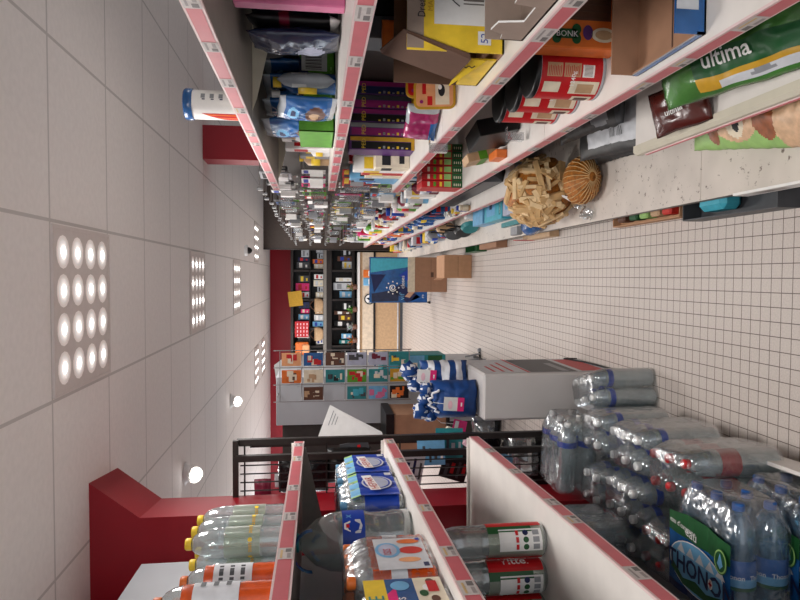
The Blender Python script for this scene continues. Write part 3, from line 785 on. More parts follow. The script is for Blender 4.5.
tin(2.145, .61, 'big red tin farthest along the row, beside the clear clip')
def snackbox():
    t = thing('snack_box', 'orange snack box with a bone shaped green logo and wood brown top', 'box', (.7, 1.8, S4))
    x0, x1, y0, y1, z0, z1 = .62, .86, 1.665, 1.735, S4 + .001, S4 + .235
    b = MB(); b.bev(x0, x1, y0, y1, z0, z1, 'orange', .004); b.box(x0 + .075, x1 + .001, y0 - .0015, y0, z0 + .03, z1 - .005, 'brown')
    for k in range(8): b.box(x0 + .08 + k * .018, x0 + .082 + k * .018, y0 - .003, y0 - .0015, z0 + .035, z1 - .01, 'cardboard_dark')
    b.build('carton', t)
    b = MB(); cx, cz = x0 + .037, z0 + .155
    for dx, dz in ((-.012, .028), (.012, .028), (-.012, -.028), (.012, -.028)): b.disc((cx + dx, y0 - .002, cz + dz), (1, 0, 0), (0, 0, 1), .015, .013, 'darkgreen')
    b.rect((cx - .013, y0 - .002, cz - .03), (1, 0, 0), (0, 0, 1), .026, .06, 'darkgreen')
    b.text('BONK', (cx - .008, y0 - .003, cz + .03), (0, 0, -1), (1, 0, 0), .022, 'white')
    b.disc((cx, y0 - .002, z0 + .05), (1, 0, 0), (0, 0, 1), .02, .035, 'creamy'); b.disc((cx, y0 - .003, z0 + .05), (1, 0, 0), (0, 0, 1), .013, .025, 'tan'); b.disc((cx + .005, y0 - .002, cz - .06), (1, 0, 0), (0, 0, 1), .02, .014, 'purple')
    b.build('logo', t)
snackbox()
def blueTray():
    t = thing('shipping_tray', 'open cardboard tray with blue and white end panel in front of the orange box', 'display tray', (.68, 1.5, S4))
    x0, x1, y0, y1, z0 = .52, .86, 1.279, 1.565, S4 + .001; h = .07
    b = MB(); b.box(x0, x1, y0, y1, z0, z0 + .004, 'cardboard'); b.box(x0, x1, y1 - .005, y1, z0, z0 + .075, 'cardboard'); b.box(x1 - .005, x1, y0, y1, z0, z0 + h, 'cardboard')
    b.box(x0, x0 + .005, y0, y1, z0, z0 + .02, ['cardboard', 'cardboard', 'cardboard', 'cardboard', 'palegrey', 'cardboard']); b.box(x0, x1, y0, y0 + .005, z0, z0 + h, ['foil_blue', 'foil_blue', 'foil_blue', 'cardboard', 'foil_blue', 'foil_blue'])
    b.box(x0, x1, y0 + .12, y0 + .124, z0 + .004, z0 + .0055, 'cardboard_dark')
    b.build('tray', t)
    b = MB(); b.rect((x0 + .05, y0 - .001, z0 + .018), (1, 0, 0), (0, 0, 1), .25, .05, 'palegrey'); b.rect((x0 - .001, y1 - .0, z0 + .004), (0, -1, 0), (0, 0, 1), .28, .012, 'foil_blue'); b.build('print', t)
blueTray()
def d_treat(b, x0, x1, y0, y1, z0, z1):
    cface(b, x0, x1, y0, z0, z1, 0, 1, 0, .26, 'darkgreen'); cface(b, x0, x1, y0, z0, z1, .1, .9, .28, .45, 'palegreen')
    for q in range(3): cface(b, x0, x1, y0, z0, z1, .15, .8, .5 + q * .15, .56 + q * .15, ('yellow', 'green', 'creamy')[q], .0015)
    for q in range(4): cface(b, x0, x1, y0, z0, z1, .25, .6, .04 + q * .05, .06 + q * .05, 'creamy', .0015)
for k in range(6):
    x = .505 + .0415 * k
    cart('treat_box', ['red and green treat box, closest to the aisle in its row', 'red and green treat box, second in its row', 'red and green treat box, third in its row', 'red and green treat box, fourth in its row', 'red and green treat box, fifth in its row', 'red and green treat box, deepest in its row'][k],
         'box', x, x + .039, 3.56, 3.74, S4 + .001, S4 + .235, 'red', d_treat, group='red and green treat boxes')
b = MB(); b.bev(-.035, .035, -.1, .1, 0, .17, 'black', .003); solo('snack_box', 'tilted black box between the red tins and the treat boxes', 'box', b, M=T(.62, 2.62, S4 + .012, 0, -.22, .15))
b = MB(); b.bev(-.02, .02, -.05, .05, 0, .14, 'tan', .003); b.rect((-.021, .05, .0), (0, -1, 0), (0, 0, 1), .1, .04, 'creamy'); b.rect((-.0212, .05, .045), (0, -1, 0), (0, 0, 1), .1, .035, 'green'); b.rect((-.02, -.051, .045), (1, 0, 0), (0, 0, 1), .04, .04, 'green')
solo('snack_box', 'tilted brown and green box leaning by the black box', 'box', b, M=T(.57, 2.9, S4 + .006, 0, -.25, .1))
cart('snack_box', 'small bright orange box lying beside the black box', 'box', .52, .556, 2.70, 2.82, S4 + .001, S4 + .05, 'orange')
cart('snack_box', 'narrow dull brown box standing behind the small orange box', 'box', .585, .64, 2.76, 2.84, S4 + .001, S4 + .13, 'cardboard_dark')

# --- closest unit, cream shelf
def ult(u, v, s):
    if s > 0: return 'foil_green'
    if .05 < v < .155 and .28 < u < .93: return 'mustard' if v > .115 or u < .42 else ('palegrey' if not ell(u, v, .7, .085, .08, .02) else 'grey')
    if .155 < v < .33 and .27 < u < .95: return 'darkgreen'
    if ell(u, v, .33, .40, .10, .09): return 'grey'
    if ell(u, v, .50, .37, .05, .03): return 'red'
    return 'foil_green'
def lay(x, y, z, nrm, spin):
    """front of a pouch turned to nrm, its up direction turned by spin"""
    n = V(nrm).normalized(); q = V((0, -1, 0)).rotation_difference(n).to_matrix().to_4x4()
    return Matrix.Translation((x, y, z)) @ Matrix.Rotation(spin, 4, n) @ q
pouch('pet_food_bag', 'crumpled green pet food bag with white lettering on the cream fronted shelf', 'bag', .42, .34, .11, ult, lay(.497, 1.55, .50, (-.30, -.42, .86), -1.32), 5, nu=40, nv=46, crum=.012,
      text=[('ultima', .52, .215, .056, 'white', False)])
pouch('pet_food_bag', 'small glossy brown pouch lying under the green bag', 'bag', .21, .14, .05, 'foil_brown', lay(.462, 1.86, .466, (-.25, -.3, .9), -1.3), 8, nu=16, nv=18, crum=.006, text=[('ultima', .5, .4, .03, 'white', False)])
pouch('pet_food_bag', 'dark green bag squeezed in above the green pet food bag', 'bag', .3, .34, .08, lambda u, v, s: 'darkgreen' if v < .6 else 'foil_black', lay(.72, 1.32, .55, (-.3, -.6, .7), -.4), 9, crum=.012)
def dog(u, v, s):
    if s > 0: return 'palegreen'
    U, W = u * .42, v * .95                    # metres across and along the sack
    def e(cu, cw, ru, rw): return ((U - cu) / ru) ** 2 + ((W - cw) / rw) ** 2 < 1
    cu, cw = .075, .66
    if e(cu - .005, cw - .01, .022, .016): return 'ink'
    if e(cu + .045, cw + .045, .009, .008) or e(cu + .045, cw - .055, .009, .008): return 'ink'
    if e(cu, cw, .045, .05): return 'creamy'
    if e(cu + .03, cw, .05, .085): return 'dog_tan'
    if e(cu - .005, cw + .13, .055, .045) or e(cu + .0, cw - .14, .055, .05): return 'dog_brown'
    if e(cu + .03, cw, .085, .13): return 'dog_light'
    if e(cu - .02, cw - .33, .1, .16): return 'dog_light'
    if e(cu + .03, cw - .27, .03, .05) : return 'red'
    return 'palegreen'
mat('dog_tan', (196, 140, 100), .4, var=.15, scale=40); mat('dog_brown', (150, 84, 48), .4, var=.2, scale=40); mat('dog_light', (214, 176, 140), .4, var=.12, scale=40)
pouch('pet_food_bag', 'large pale green sack with a brown dog portrait lying on the bottom deck', 'bag', .42, .95, .17, dog, Matrix.Translation((.508, 1.20, SB + .078)) @ Matrix.Rotation(-.17, 4, 'Z') @ Matrix.Rotation(-PI / 2, 4, 'X'), 12, nu=90, nv=170, crum=.006, pin=2)
# --- open bottom of the middle unit
def blk(u, v, s):
    if v > .93 or v < .05: return 'darkgrey'
    if s < 0 and ell(u, v, .25, .25, .22, .12): return 'grey'
    return 'foil_black'
pouch('charcoal_bag', 'black crumpled bag with small white lettering at the deck edge behind the kindling', 'bag', .34, .66, .11, blk, T(.70, 2.40, SB + .055, -PI / 2, 0, -.05), 21, nu=24, nv=34, crum=.012,
      text=[('PREMIUM', .22, .66, .042, 'grey', True), ('FERMES', .42, .66, .036, 'grey', True)])
def lab(u, v, s): return 'palegrey' if s < 0 and .12 < u < .85 and .06 < v < .8 else 'foil_black'
pouch('charcoal_bag', 'black bag with large pale text panel lying on top of the crumpled bag', 'bag', .30, .62, .09, lab, T(.655, 2.30, SB + .155, -PI / 2 + .05, 0, -.08), 22, nu=24, nv=34, crum=.008,
      text=[('||||| ||||', .3, .35, .04, 'darkgrey', True), ('|||||||||', .55, .36, .04, 'darkgrey', True), ('|||| |||||', .75, .35, .035, 'darkgrey', True)])
pouch('charcoal_bag', 'topmost black bag with faint lettering in the dark under the shelf', 'bag', .28, .60, .10, blk, T(.745, 2.36, SB + .255, -PI / 2 + .03, 0, -.05), 23, nu=24, nv=34, crum=.014,
      text=[('ALIMENT', .3, .6, .04, 'grey', True), ('FERMES', .5, .6, .04, 'grey', True)])

def kindling():
    t = thing('kindling_sack', 'orange net sack full of split kindling wood with white tie tag', 'sack', (.5, 3.45, SB))
    def blob(c, r, seed, mt, n=22, mm=14):
        b = MB(); vs = []
        for j in range(mm + 1):
            th = PI * j / mm
            for i in range(n):
                a = 2 * PI * i / n; d = V((math.sin(th) * math.cos(a), math.sin(th) * math.sin(a), math.cos(th)))
                k = 1 + .13 * noise.noise(d * 3 + V((seed, 0, 0)))
                p = V(c) + V((d.x * r[0], d.y * r[1], d.z * r[2])) * k; p.z = max(p.z, SB + .002); vs.append(p)
        b.add(vs, [(j * n + i, (j + 1) * n + i, (j + 1) * n + (i + 1) % n, j * n + (i + 1) % n) for j in range(mm) for i in range(n)], mt, None, True); return b
    c1, r1 = V((.49, 3.50, .335)), V((.185, .20, .18)); c2, r2 = V((.50, 3.15, .24)), V((.12, .13, .085))
    body = blob(c1, r1, 3, 'mesh_orange').build('net_bag', t)
    nk = blob(c2, r2, 9, 'mesh_orange')
    for k in range(26):
        a = 2 * PI * k / 26; P = []
        for q in range(7):
            th = .2 + q * .42; P.append(c2 + V((math.cos(a) * math.sin(th) * r2.x, -math.cos(th) * r2.y * 1.02, max(math.sin(a) * math.sin(th) * r2.z, -r2.z + .01))) * 1.03)
        nk.tube(P, .0025, 'wood', 4)
    nk.build('gathered_neck', t)
    protos = []
    for k in range(5):
        b = MB(); L_ = .045 + .011 * k; w1, w2 = .012 + .005 * (k % 3), .007 + .003 * (k % 2)
        b.prism([(-w1, -L_, -w2), (w1, -L_, -w2 * .6), (w1 * .8, -L_, w2), (-w1 * .7, -L_, w2 * .8)], (.004, 2 * L_, .002), 'wood_pale' if k % 2 else 'wood'); protos.append(b)
    ms = [p.build('kindling_stick', t, True) for p in protos]; n = 0
    while n < 72:
        d = V((R.gauss(-.35, .6), R.gauss(-.6, .6), R.gauss(.35, .6)))
        if d.length < .2: continue
        d.normalize(); p = c1 + V((d.x * r1.x, d.y * r1.y, d.z * r1.z)) * R.uniform(1.0, 1.07)
        if p.z < SB + .03: continue
        o = ms[n] if n < 5 else ms[n % 5].copy()
        if n >= 5: C.objects.link(o)
        tg = d.orthogonal().normalized(); tg = Matrix.Rotation(R.uniform(0, PI), 3, d) @ tg
        if R.random() < .4: tg = (V((0, .7, .7)) - d * d.dot(V((0, .7, .7)))).normalized()
        sd = tg.cross(d)
        Mx = Matrix((sd, tg, d)).transposed().to_4x4(); Mx.translation = p - V(t.location); o.matrix_basis = Mx; n += 1
    b = MB(); b.prism([c2 + V((-.075, .10, .06)), c2 + V((-.1, .09, .02)), c2 + V((-.105, .06, .0)), c2 + V((-.085, .05, .02)), c2 + V((-.07, .07, .075))], (.0, -.02, .012), 'white'); b.build('tie_tag', t)
    b = MB(); vs = []
    for i in range(9):
        for j in range(5): vs.append((.40 - i * .012 + .008 * math.sin(j * 2), 3.30 - j * .03 - i * .004, SB + .06 - i * .006 + .02 * math.sin(i * 1.3 + j)))
    b.add(vs, [(i * 5 + j, i * 5 + j + 1, (i + 1) * 5 + j + 1, (i + 1) * 5 + j) for i in range(8) for j in range(4)], 'blister', None, True); b.build('torn_film', t)
kindling()
# --- cartons on the floor against the plinth
def openbox(name, label, x0, x1, y0, y1, z0, h, mt, inner='cardboard_dark', th=.005, cat='carton'):
    t = thing(name, label, cat, (x0, y0, z0)); b = MB()
    b.box(x0, x1, y0, y1, z0, z0 + th, mt); b.box(x0, x0 + th, y0, y1, z0 + th, z0 + h, mt); b.box(x1 - th, x1, y0, y1, z0 + th, z0 + h, mt)
    b.box(x0 + th, x1 - th, y0, y0 + th, z0 + th, z0 + h, mt); b.box(x0 + th, x1 - th, y1 - th, y1, z0 + th, z0 + h, mt)
    b.build('carton', t); return t
openbox('floor_carton', 'dark open carton on the floor tucked under the bottom deck', .235, .415, 1.93, 2.48, .001, .085, 'darkgrey')
b = MB(); b.bev(.26, .40, 2.2, 2.36, .01, .10, 'cyan', .02); solo('soap_pack', 'bright blue pack inside the dark floor carton', 'pack', b)
openbox('floor_carton', 'shallow pale carton on the floor just past the dark one', .262, .415, 2.56, 3.18, .001, .05, 'cardboard_pale')
for k, (y, mt, nm) in enumerate(((2.60, 'fruitred', 'red'), (2.70, 'tan', 'beige'), (2.80, 'palegreen', 'pale green'), (2.9, 'darkgreen', 'dark green'), (3.02, 'brown', 'brown'))):
    b = MB(); b.bev(.28, .39, y, y + .075, .008, .07, mt, .008); solo('seed_pack', nm + ' packet lying in the shallow floor carton', 'packet', b)

# --- small goods, one object each
CN = dict(white='white', palegrey='pale grey', creamy='cream', skyblue='light blue', foil_blue='blue', navy='navy', red='red', hotpink='hot pink', palepink='pale pink', maroon='dark red', green='green',
          palegreen='pale green', yellow='yellow', teal='teal', cyan='cyan', black='black', darkgrey='dark grey', grey='grey', silver='silver', orange='orange', brown='brown', tan='tan', lilac='lilac', pink='pink', blue='blue', darkgreen='dark green', purple='purple', mustard='mustard', magenta='magenta', peach='peach')
def small(kind, x, y, z, w_, d_, h_, c, where, group, seed=0, adj=''):
    """w_ along x, d_ along y"""
    r = random.Random(seed); b = MB(); c2 = r.choice(('white', 'creamy', 'ink', 'red', 'palegrey', 'labelblue', 'yellow'))
    if c2 == c: c2 = 'grey'
    if kind == 'box':
        b.bev(x, x + w_, y, y + d_, z, z + h_, c, .003)
        cface(b, x, x + w_, y, z, z + h_, .12, .88, .55, .8, c2); cface(b, x, x + w_, y, z, z + h_, .2, .6, .15, .3, c2)
        aface(b, x, y, y + d_, z, z + h_, .15, .85, .5, .8, c2); nm = 'packaged_box'
    elif kind == 'bottle':
        rr = min(w_, d_) / 2; M_ = T(x + rr, y + rr, z)
        b.lathe([(rr * .9, 0), (rr, .006), (rr, h_ * .3), (rr + .0005, h_ * .3), (rr + .0005, h_ * .6), (rr, h_ * .6), (rr, h_ * .7), (rr * .4, h_ * .84), (rr * .4, h_ * .87), (rr * .5, h_ * .87), (rr * .5, h_)], [c, c, c, c2, c2, c, c, c, c2, c2], 14, M_); nm = 'flask'
    elif kind == 'jar':
        rr = min(w_, d_) / 2; M_ = T(x + rr, y + rr, z)
        b.lathe([(rr * .95, 0), (rr, .005), (rr, h_ * .2), (rr + .0005, h_ * .2), (rr + .0005, h_ * .75), (rr, h_ * .78), (rr * .93, h_ * .82), (rr * 1.0, h_ * .83), (rr * 1.0, h_)], [c, c, c2, c2, c2, c, c, c2], 16, M_); nm = 'jar'
    else:
        b = pouch_mb(d_, h_, w_, lambda u, v, s: c2 if .45 < v < .7 and .15 < u < .85 else c, seed, 8, 8, .004)
        o = solo('packet', f'{adj}{CN[c]} packet {where}', 'packet', b, group=group, M=T(x + w_ / 2, y + d_ / 2, z + .003, 0, 0, AIS + r.uniform(-.3, .3))); return o
    return solo(nm, f'{adj}{CN[c]} {"box" if kind == "box" else ("flask" if kind == "bottle" else "jar")} {where}', nm.split('_')[-1], b, group=group)
def row(where, group, z, y0, y1, x0, pal, kinds, hr, dr, wr, seed, gap=.02, deep=1, xj=.04):
    r = random.Random(seed); y = y0
    while True:
        d_ = r.uniform(*dr)
        if y + d_ > y1: break
        for q in range(deep):
            w_ = r.uniform(*wr); h_ = r.uniform(*hr); x = x0 + r.uniform(0, xj) + q * (wr[1] + xj + .005)
            small(r.choice(kinds), x, y, z + .001, w_, d_, h_, r.choice(pal), where + (', front line' if deep > 1 and q == 0 else (', set behind' if q else '')), group, seed * 100 + int(y * 50) + q, 'tall ' if h_ > (hr[0] * .35 + hr[1] * .65) else ('low ' if h_ < (hr[0] * .65 + hr[1] * .35) else ''))
        y += d_ + r.uniform(.004, gap)
row('on the second shelf of the middle unit', 'goods behind the green tray', S2, 2.62, 3.6, .60, ('grey', 'silver', 'black', 'white', 'tan'), ('box', 'box', 'bottle', 'packet'), (.12, .26), (.05, .09), (.07, .12), 1, deep=2)
row('on the third shelf of the middle unit', 'goods behind the purple boxes', S3, 3.05, 3.68, .52, ('white', 'palegrey', 'skyblue', 'red', 'navy', 'creamy'), ('box',), (.16, .27), (.05, .1), (.06, .1), 2, deep=3, xj=.01)
row('on the second shelf among shiny packs', 'shiny packs on the second shelf', S2, 2.27, 2.6, .66, ('silver', 'foil_blue', 'grey'), ('packet', 'bottle'), (.18, .24), (.06, .09), (.05, .08), 4)

# --- hooks with blister packs in the two far units
def hookset(t, y0, y1, step, zs, seed, group, where, skip=.1, n=(2, 3)):
    r = random.Random(seed)
    cols = ('white', 'palegrey', 'skyblue', 'foil_blue', 'black', 'darkgrey', 'red', 'silver', 'creamy', 'green', 'maroon', 'hotpink', 'tan', 'brown', 'palegreen', 'yellow', 'palegrey', 'white')
    proto = {}; tiers = ('the top', 'the second', 'the third', 'the lowest')
    hk = None
    y = y0 + .09
    while y < y1 - .06:
        for z in zs:
            zz = z + r.uniform(-.02, .02); ln = r.uniform(.28, .40)
            if hk is None:
                b = MB(); b.tube([(0, 0, 0), (-.36, 0, 0), (-.37, 0, .012)], .003, 'wire', 5); b.box(-.385, -.375, -.018, .018, -.02, .012, 'blister'); b.box(-.386, -.385, -.016, .016, -.018, .008, 'paper'); hk = b.build('hook', t, True); o = hk
            else: o = hk.copy(); C.objects.link(o)
            o.location = (XK, y, zz)
            if r.random() < skip: continue
            c = r.choice(cols); k = r.randint(*n); w_ = r.uniform(.09, .16); h_ = r.uniform(.13, .2); fat = r.choice((.02, .035, .05))
            key = (c, round(fat, 3))
            for q in range(k):
                x = XK - .33 + r.uniform(0, .05) + q * (fat + .02)
                if key not in proto:
                    b = MB(); b.box(-.001, .001, -.5, .5, -1, 0, [c, c, c, c, c, c]); b.rect((-.0018, .4, -.28), (0, -1, 0), (0, 0, 1), .8, .2, R.choice(('white', 'yellow', 'labelblue', 'red', 'ink')))
                    b.bev(-1.0 * fat, -.001, -.32, .32, -.9, -.35, R.choice(('blister', 'blister', 'grey', 'white')), .004)
                    o = solo('blister_pack', '', 'blister pack', b, M=Matrix()); proto[key] = o
                else: o = proto[key].copy(); C.objects.link(o)
                o['label'] = f'{CN[c]} blister pack on {tiers[zs.index(z)]} hook row {where}, {("near", "middle", "far")[min(2, int((y - y0) / (y1 - y0) * 3))]} third'; o['group'] = group; o['category'] = 'blister pack'
                o.matrix_basis = Matrix.Translation((x, y, zz - .004)) @ Matrix.Rotation(r.uniform(-.12, .12), 4, 'Z') @ Matrix.Diagonal((1, w_, h_, 1))
        y += step * r.uniform(.85, 1.15)
hookset(tC, 3.8, 7.4, .235, (1.93, 1.70, 1.46, 1.22), 5, 'blister packs on the hooks after the pet food', 'after the pet food')
hookset(tD, 7.5, 11.0, .38, (1.93, 1.68, 1.44, 1.2), 6, 'blister packs on the far hooks', 'by the dark partition', .15, (1, 2))
row('standing low under the hooks on the white shelf', 'goods on the white shelf under the hooks', S4, 3.86, 7.3, .54, ('palegrey', 'white', 'palepink', 'red', 'silver', 'maroon', 'green', 'skyblue', 'creamy'), ('box', 'packet', 'jar', 'bottle'), (.12, .24), (.08, .13), (.06, .11), 7, gap=.05, deep=2)
row('at the far end of the white shelf by the partition', 'goods at the far end of the white shelf', S4, 7.6, 10.9, .54, ('palegrey', 'white', 'red', 'green', 'hotpink', 'yellow', 'navy'), ('box', 'packet', 'jar'), (.14, .28), (.12, .2), (.08, .14), 8, gap=.1)
# grey mats and blue goods on the lower shelf of the hook units
for k, (x0, x1, y0, y1, z1, lb) in enumerate(((.60, .88, 3.86, 5.3, .115, 'long dark grey mat pack lying on the lower shelf past the kindling'), (.56, .86, 4.75, 6.0, .075, 'second grey mat pack pushed half under the first one'))):
    b = MB(); b.prism([(x0, y0 + .05, S5 + .001), (x0 + .05, y0, S5 + .001), (x1, y0, S5 + .001), (x1, y0, S5 + z1 + .06), (x0 + .09, y0, S5 + z1 + .04), (x0, y0 + .08, S5 + z1)], (0, y1 - y0, 0), 'darkgrey')
    if k == 0: solo('mat_pack', lb, 'mat', b)
row('in the blue stretch of the lower shelf', 'blue goods on the lower shelf', S5, 5.5, 7.3, .52, ('foil_blue', 'blue', 'foil_blue', 'navy'), ('box', 'packet', 'bottle'), (.14, .24), (.07, .12), (.08, .12), 9, gap=.02)
row('in front of the grey mats on the lower shelf', 'small metal goods before the grey mats', S5, 4.75, 5.45, .47 + .03, ('silver', 'white', 'tan', 'grey'), ('bottle', 'jar'), (.06, .1), (.04, .05), (.04, .05), 10, gap=.03, xj=.02)
row('on the lower shelf far along the aisle', 'goods far along the lower shelf', S5, 7.6, 10.9, .52, ('orange', 'white', 'foil_blue', 'palegrey', 'yellow', 'red'), ('box', 'packet', 'bottle'), (.14, .28), (.12, .2), (.08, .14), 12, gap=.08)
# bottom deck of the hook units
def d_puz(b, x0, x1, y0, y1, z0, z1):
    for q in range(5): b.rect((x0 - .001, y1 - .06 - q * .09, z0 + .012), (0, -1, 0), (0, 0, 1), .05, .02, 'palegrey')
    b.rect((x0 + .04, y1 - .30, z1 + .001), (1, 0, 0), (0, 1, 0), .16, .24, 'skyblue'); b.rect((x0 + .09, y1 - .22, z1 + .002), (1, 0, 0), (0, 1, 0), .06, .07, 'navy')
    b.rect((x0 + .03, y0 + .02, z1 + .001), (1, 0, 0), (0, 1, 0), .24, .05, 'teal'); b.text('ABCDEFG', (x0 + .04, y0 + .03, z1 + .002), (1, 0, 0), (0, 1, 0), .03, 'palegrey')
cart('game_box', 'flat lilac and turquoise boxed set on the bottom deck past the kindling', 'box', .44, .76, 3.98, 4.50, SB + .001, SB + .10, 'lilac', d_puz)
cart('game_box', 'flat turquoise box with small dark picture lying on the bottom deck', 'box', .43, .75, 4.53, 5.0, SB + .001, SB + .10, 'cyan', d_puz)
cart('game_box', 'pale turquoise box, last of the flat boxes on the bottom deck', 'box', .43, .75, 5.03, 5.35, SB + .001, SB + .11, 'skyblue')
cart('packaged_box', 'long teal ruler shaped pack with pale squares at the deck edge', 'box', .375, .41, 3.95, 4.75, SB + .001, SB + .035, 'teal', lambda b, *a: [b.rect((.374, 4.70 - q * .08, SB + .01), (0, -1, 0), (0, 0, 1), .05, .018, 'palegrey') for q in range(9)])
cart('packaged_box', 'small square grey box at the deck edge before the turquoise boxes', 'box', .30, .36, 4.35, 4.5, SB + .001, SB + .04, 'grey')
b = MB(); b.lathe([(.03, 0), (.055, .01), (.06, .05), (.06, .16), (.045, .19), (.02, .2)], 'foil_blue', 20); solo('water_jug', 'blue plastic jug lying beside the kindling sack', 'jug', b, M=T(.36, 3.86, SB + .062, -PI / 2, 0, .2))
def pan(x, y, r, c, lb):
    t = thing('frying_pan', lb, 'pan', (x, y, SB)); M_ = T(x, y, SB + r + .004, 0, PI / 2, .5)
    b = MB(); b.lathe([(r * .8, 0), (r, .03), (r * 1.02, .032), (r * .97, .031), (r * .78, .004), (.001, .004)], [c, c, 'silver', 'black', 'black'], 24, M_); b.build('bowl', t)
    b = MB(); b.tube([M_ @ V((-r, 0, .025)), M_ @ V((-r - .05, .0, .03)), M_ @ V((-r - .13, .0, .035))], .008, 'black', 6); b.build('handle', t)
pan(.42, 5.52, .085, 'teal', 'teal rimmed pan standing on its side on the bottom deck'); pan(.40, 5.75, .09, 'black', 'black pan standing on edge behind the teal rimmed one'); pan(.40, 6.1, .10, 'black', 'black pan with red tag, farthest of the standing pans')
cart('packaged_box', 'white box standing on the bottom deck between pans and flat boxes', 'box', .50, .64, 5.38, 5.46, SB + .001, SB + .16, 'white')
row('on the bottom deck behind the cartons', 'goods on the far bottom deck', SB, 6.4, 10.8, .38, ('palegrey', 'white', 'grey', 'foil_blue', 'yellow', 'tan'), ('box', 'packet', 'jar'), (.14, .25), (.12, .2), (.1, .16), 14, gap=.12)
b = MB(); b.prism([(.262, 4.60, .02), (.262, 4.55, .02), (.27, 4.55, .15), (.288, 4.55, .158), (.288, 4.60, .158), (.27, 4.60, .15)], (.002, 0, 0), 'red'); b.v = [p for p in b.v]
b = MB(); b.box(.268, .272, 4.50, 4.57, .01, .15, 'red', None); solo('price_flag', 'small red price flag hanging over the floor at the deck edge', 'price flag', b, M=T(0, 0, 0))
cart('floor_carton', 'pale low carton on the floor behind the red price flag', 'carton', .27, .40, 4.05, 4.6, .001, .07, 'tan')
cart('floor_carton', 'brown carton half under the deck beyond the red price flag', 'carton', .25, .40, 5.2, 5.75, .001, .10, 'cardboard')
openbox('crate', 'green plastic crate under the deck next to the standing cartons', .24, .41, 5.85, 6.3, .001, .10, 'darkgreen', cat='crate')

# ================================================================ AISLE
def shipping(name, lb, x0, x1, y0, y1, h, mt, pr):
    t = thing(name, lb, 'carton', (x0, y0, 0)); z0 = .001
    b = MB(); b.bev(x0, x1, y0, y1, z0, z0 + h, mt, .003); b.build('carton', t)
    b = MB(); b.rect((x0 + .02, y0 - .001, z0 + h / 2 - .002), (1, 0, 0), (0, 0, 1), x1 - x0 - .04, .003, 'cardboard_dark'); 
    if pr:
        cx = (x0 + x1) / 2; b.rect((cx - .03, y0 - .0015, z0 + h * .42), (1, 0, 0), (0, 0, 1), .06, .035, 'cardboard_dark'); b.rect((cx - .05, y0 - .0015, z0 + h * .6), (1, 0, 0), (0, 0, 1), .1, .02, 'cardboard')
    b.build('print', t)
    b = MB(); b.prism([(x0, y0, z0 + h), (x0, y1, z0 + h), (x0 - .02 - .05 * pr, y1, z0 + h + .03 + .03 * pr), (x0 - .02 - .05 * pr, y0, z0 + h + .03 + .03 * pr)], (0, 0, .004), mt)
    if pr: b.prism([(x0, y0, z0 + h), (x1, y0, z0 + h), (x1, y0 - .02, z0 + h + .09), (x0, y0 - .02, z0 + h + .09)], (0, .004, 0), 'creamy')
    b.build('flap', t)
shipping('shipping_carton', 'smaller brown carton standing on the aisle floor, closer to the camera', -.015, .225, 6.43, 6.85, .29, 'cardboard_pale', 0)
shipping('shipping_carton', 'bigger brown carton with raised flaps behind the smaller carton', -.19, .235, 7.68, 8.1, .40, 'cardboard', 1)
def poster():
    t = thing('poster_stand', 'blue advertising board with white spiral sun logo on black feet', 'poster stand', (-.05, 8.85, 0))
    x0, x1, z0, z1, y = -.37, .27, .04, .86, 8.85
    b = MB(); b.bev(x0, x1, y, y + .03, z0, z1, 'foil_blue', .004); b.build('board', t)
    b = MB()
    def P(u, v, e=.001): return (x0 + (x1 - x0) * u, y - e, z0 + (z1 - z0) * v)
    b.poly([P(.02, .02), P(.45, .02), P(.02, .30)], 'blue'); b.poly([P(.0, .36), P(.30, .62), P(.42, .45), P(.12, .12)], 'navy'); b.poly([P(.22, .92), P(.62, .98), P(.62, .72)], 'navy'); b.poly([P(.02, .96), P(.2, .96), P(.3, .5), P(.04, .5)], 'foil_navy')
    b.poly([P(.66, .98, .0015), P(.97, .98, .0015), P(.97, .12, .0015), P(.8, .25, .0015)], 'cyan'); b.poly([P(.35, .2, .0012), P(.6, .5, .0012), P(.85, .2, .0012)], 'labelblue')
    b.build('printed_bands', t)
    b = MB(); cx, cz = P(.33, .60)[0], P(.33, .60)[2]; q = []
    for i in range(26):
        a = i * .42; r_ = .012 + .0016 * i; q.append((cx + r_ * math.cos(a), y - .004, cz + r_ * math.sin(a)))
    b.tube(q, .007, 'white', 5)
    for i in range(8): b.disc((cx + .085 * math.cos(i * PI / 4), y - .004, cz + .085 * math.sin(i * PI / 4)), (1, 0, 0), (0, 0, 1), .011, .011, 'white', 8)
    b.text("vif'", (P(.06, 0)[0], y - .003, P(0, .40)[2]), (1, 0, 0), (0, 0, 1), .10, 'skyblue'); b.text('closes', (P(.31, 0)[0], y - .003, P(0, .40)[2]), (1, 0, 0), (0, 0, 1), .075, 'white')
    b.text('re', (P(.1, 0)[0], y - .003, P(0, .06)[2]), (1, 0, 0), (0, 0, 1), .06, 'white')
    b.build('logo', t)
    b = MB()
    for x in (x0 + .0, x1 - .02): b.box(x - .012, x + .02, y - .04, y + .07, 0, .02, 'black'); b.box(x, x + .01, y + .001, y + .031, .02, z1 + .01, 'black')
    b.build('frame', t)
poster()

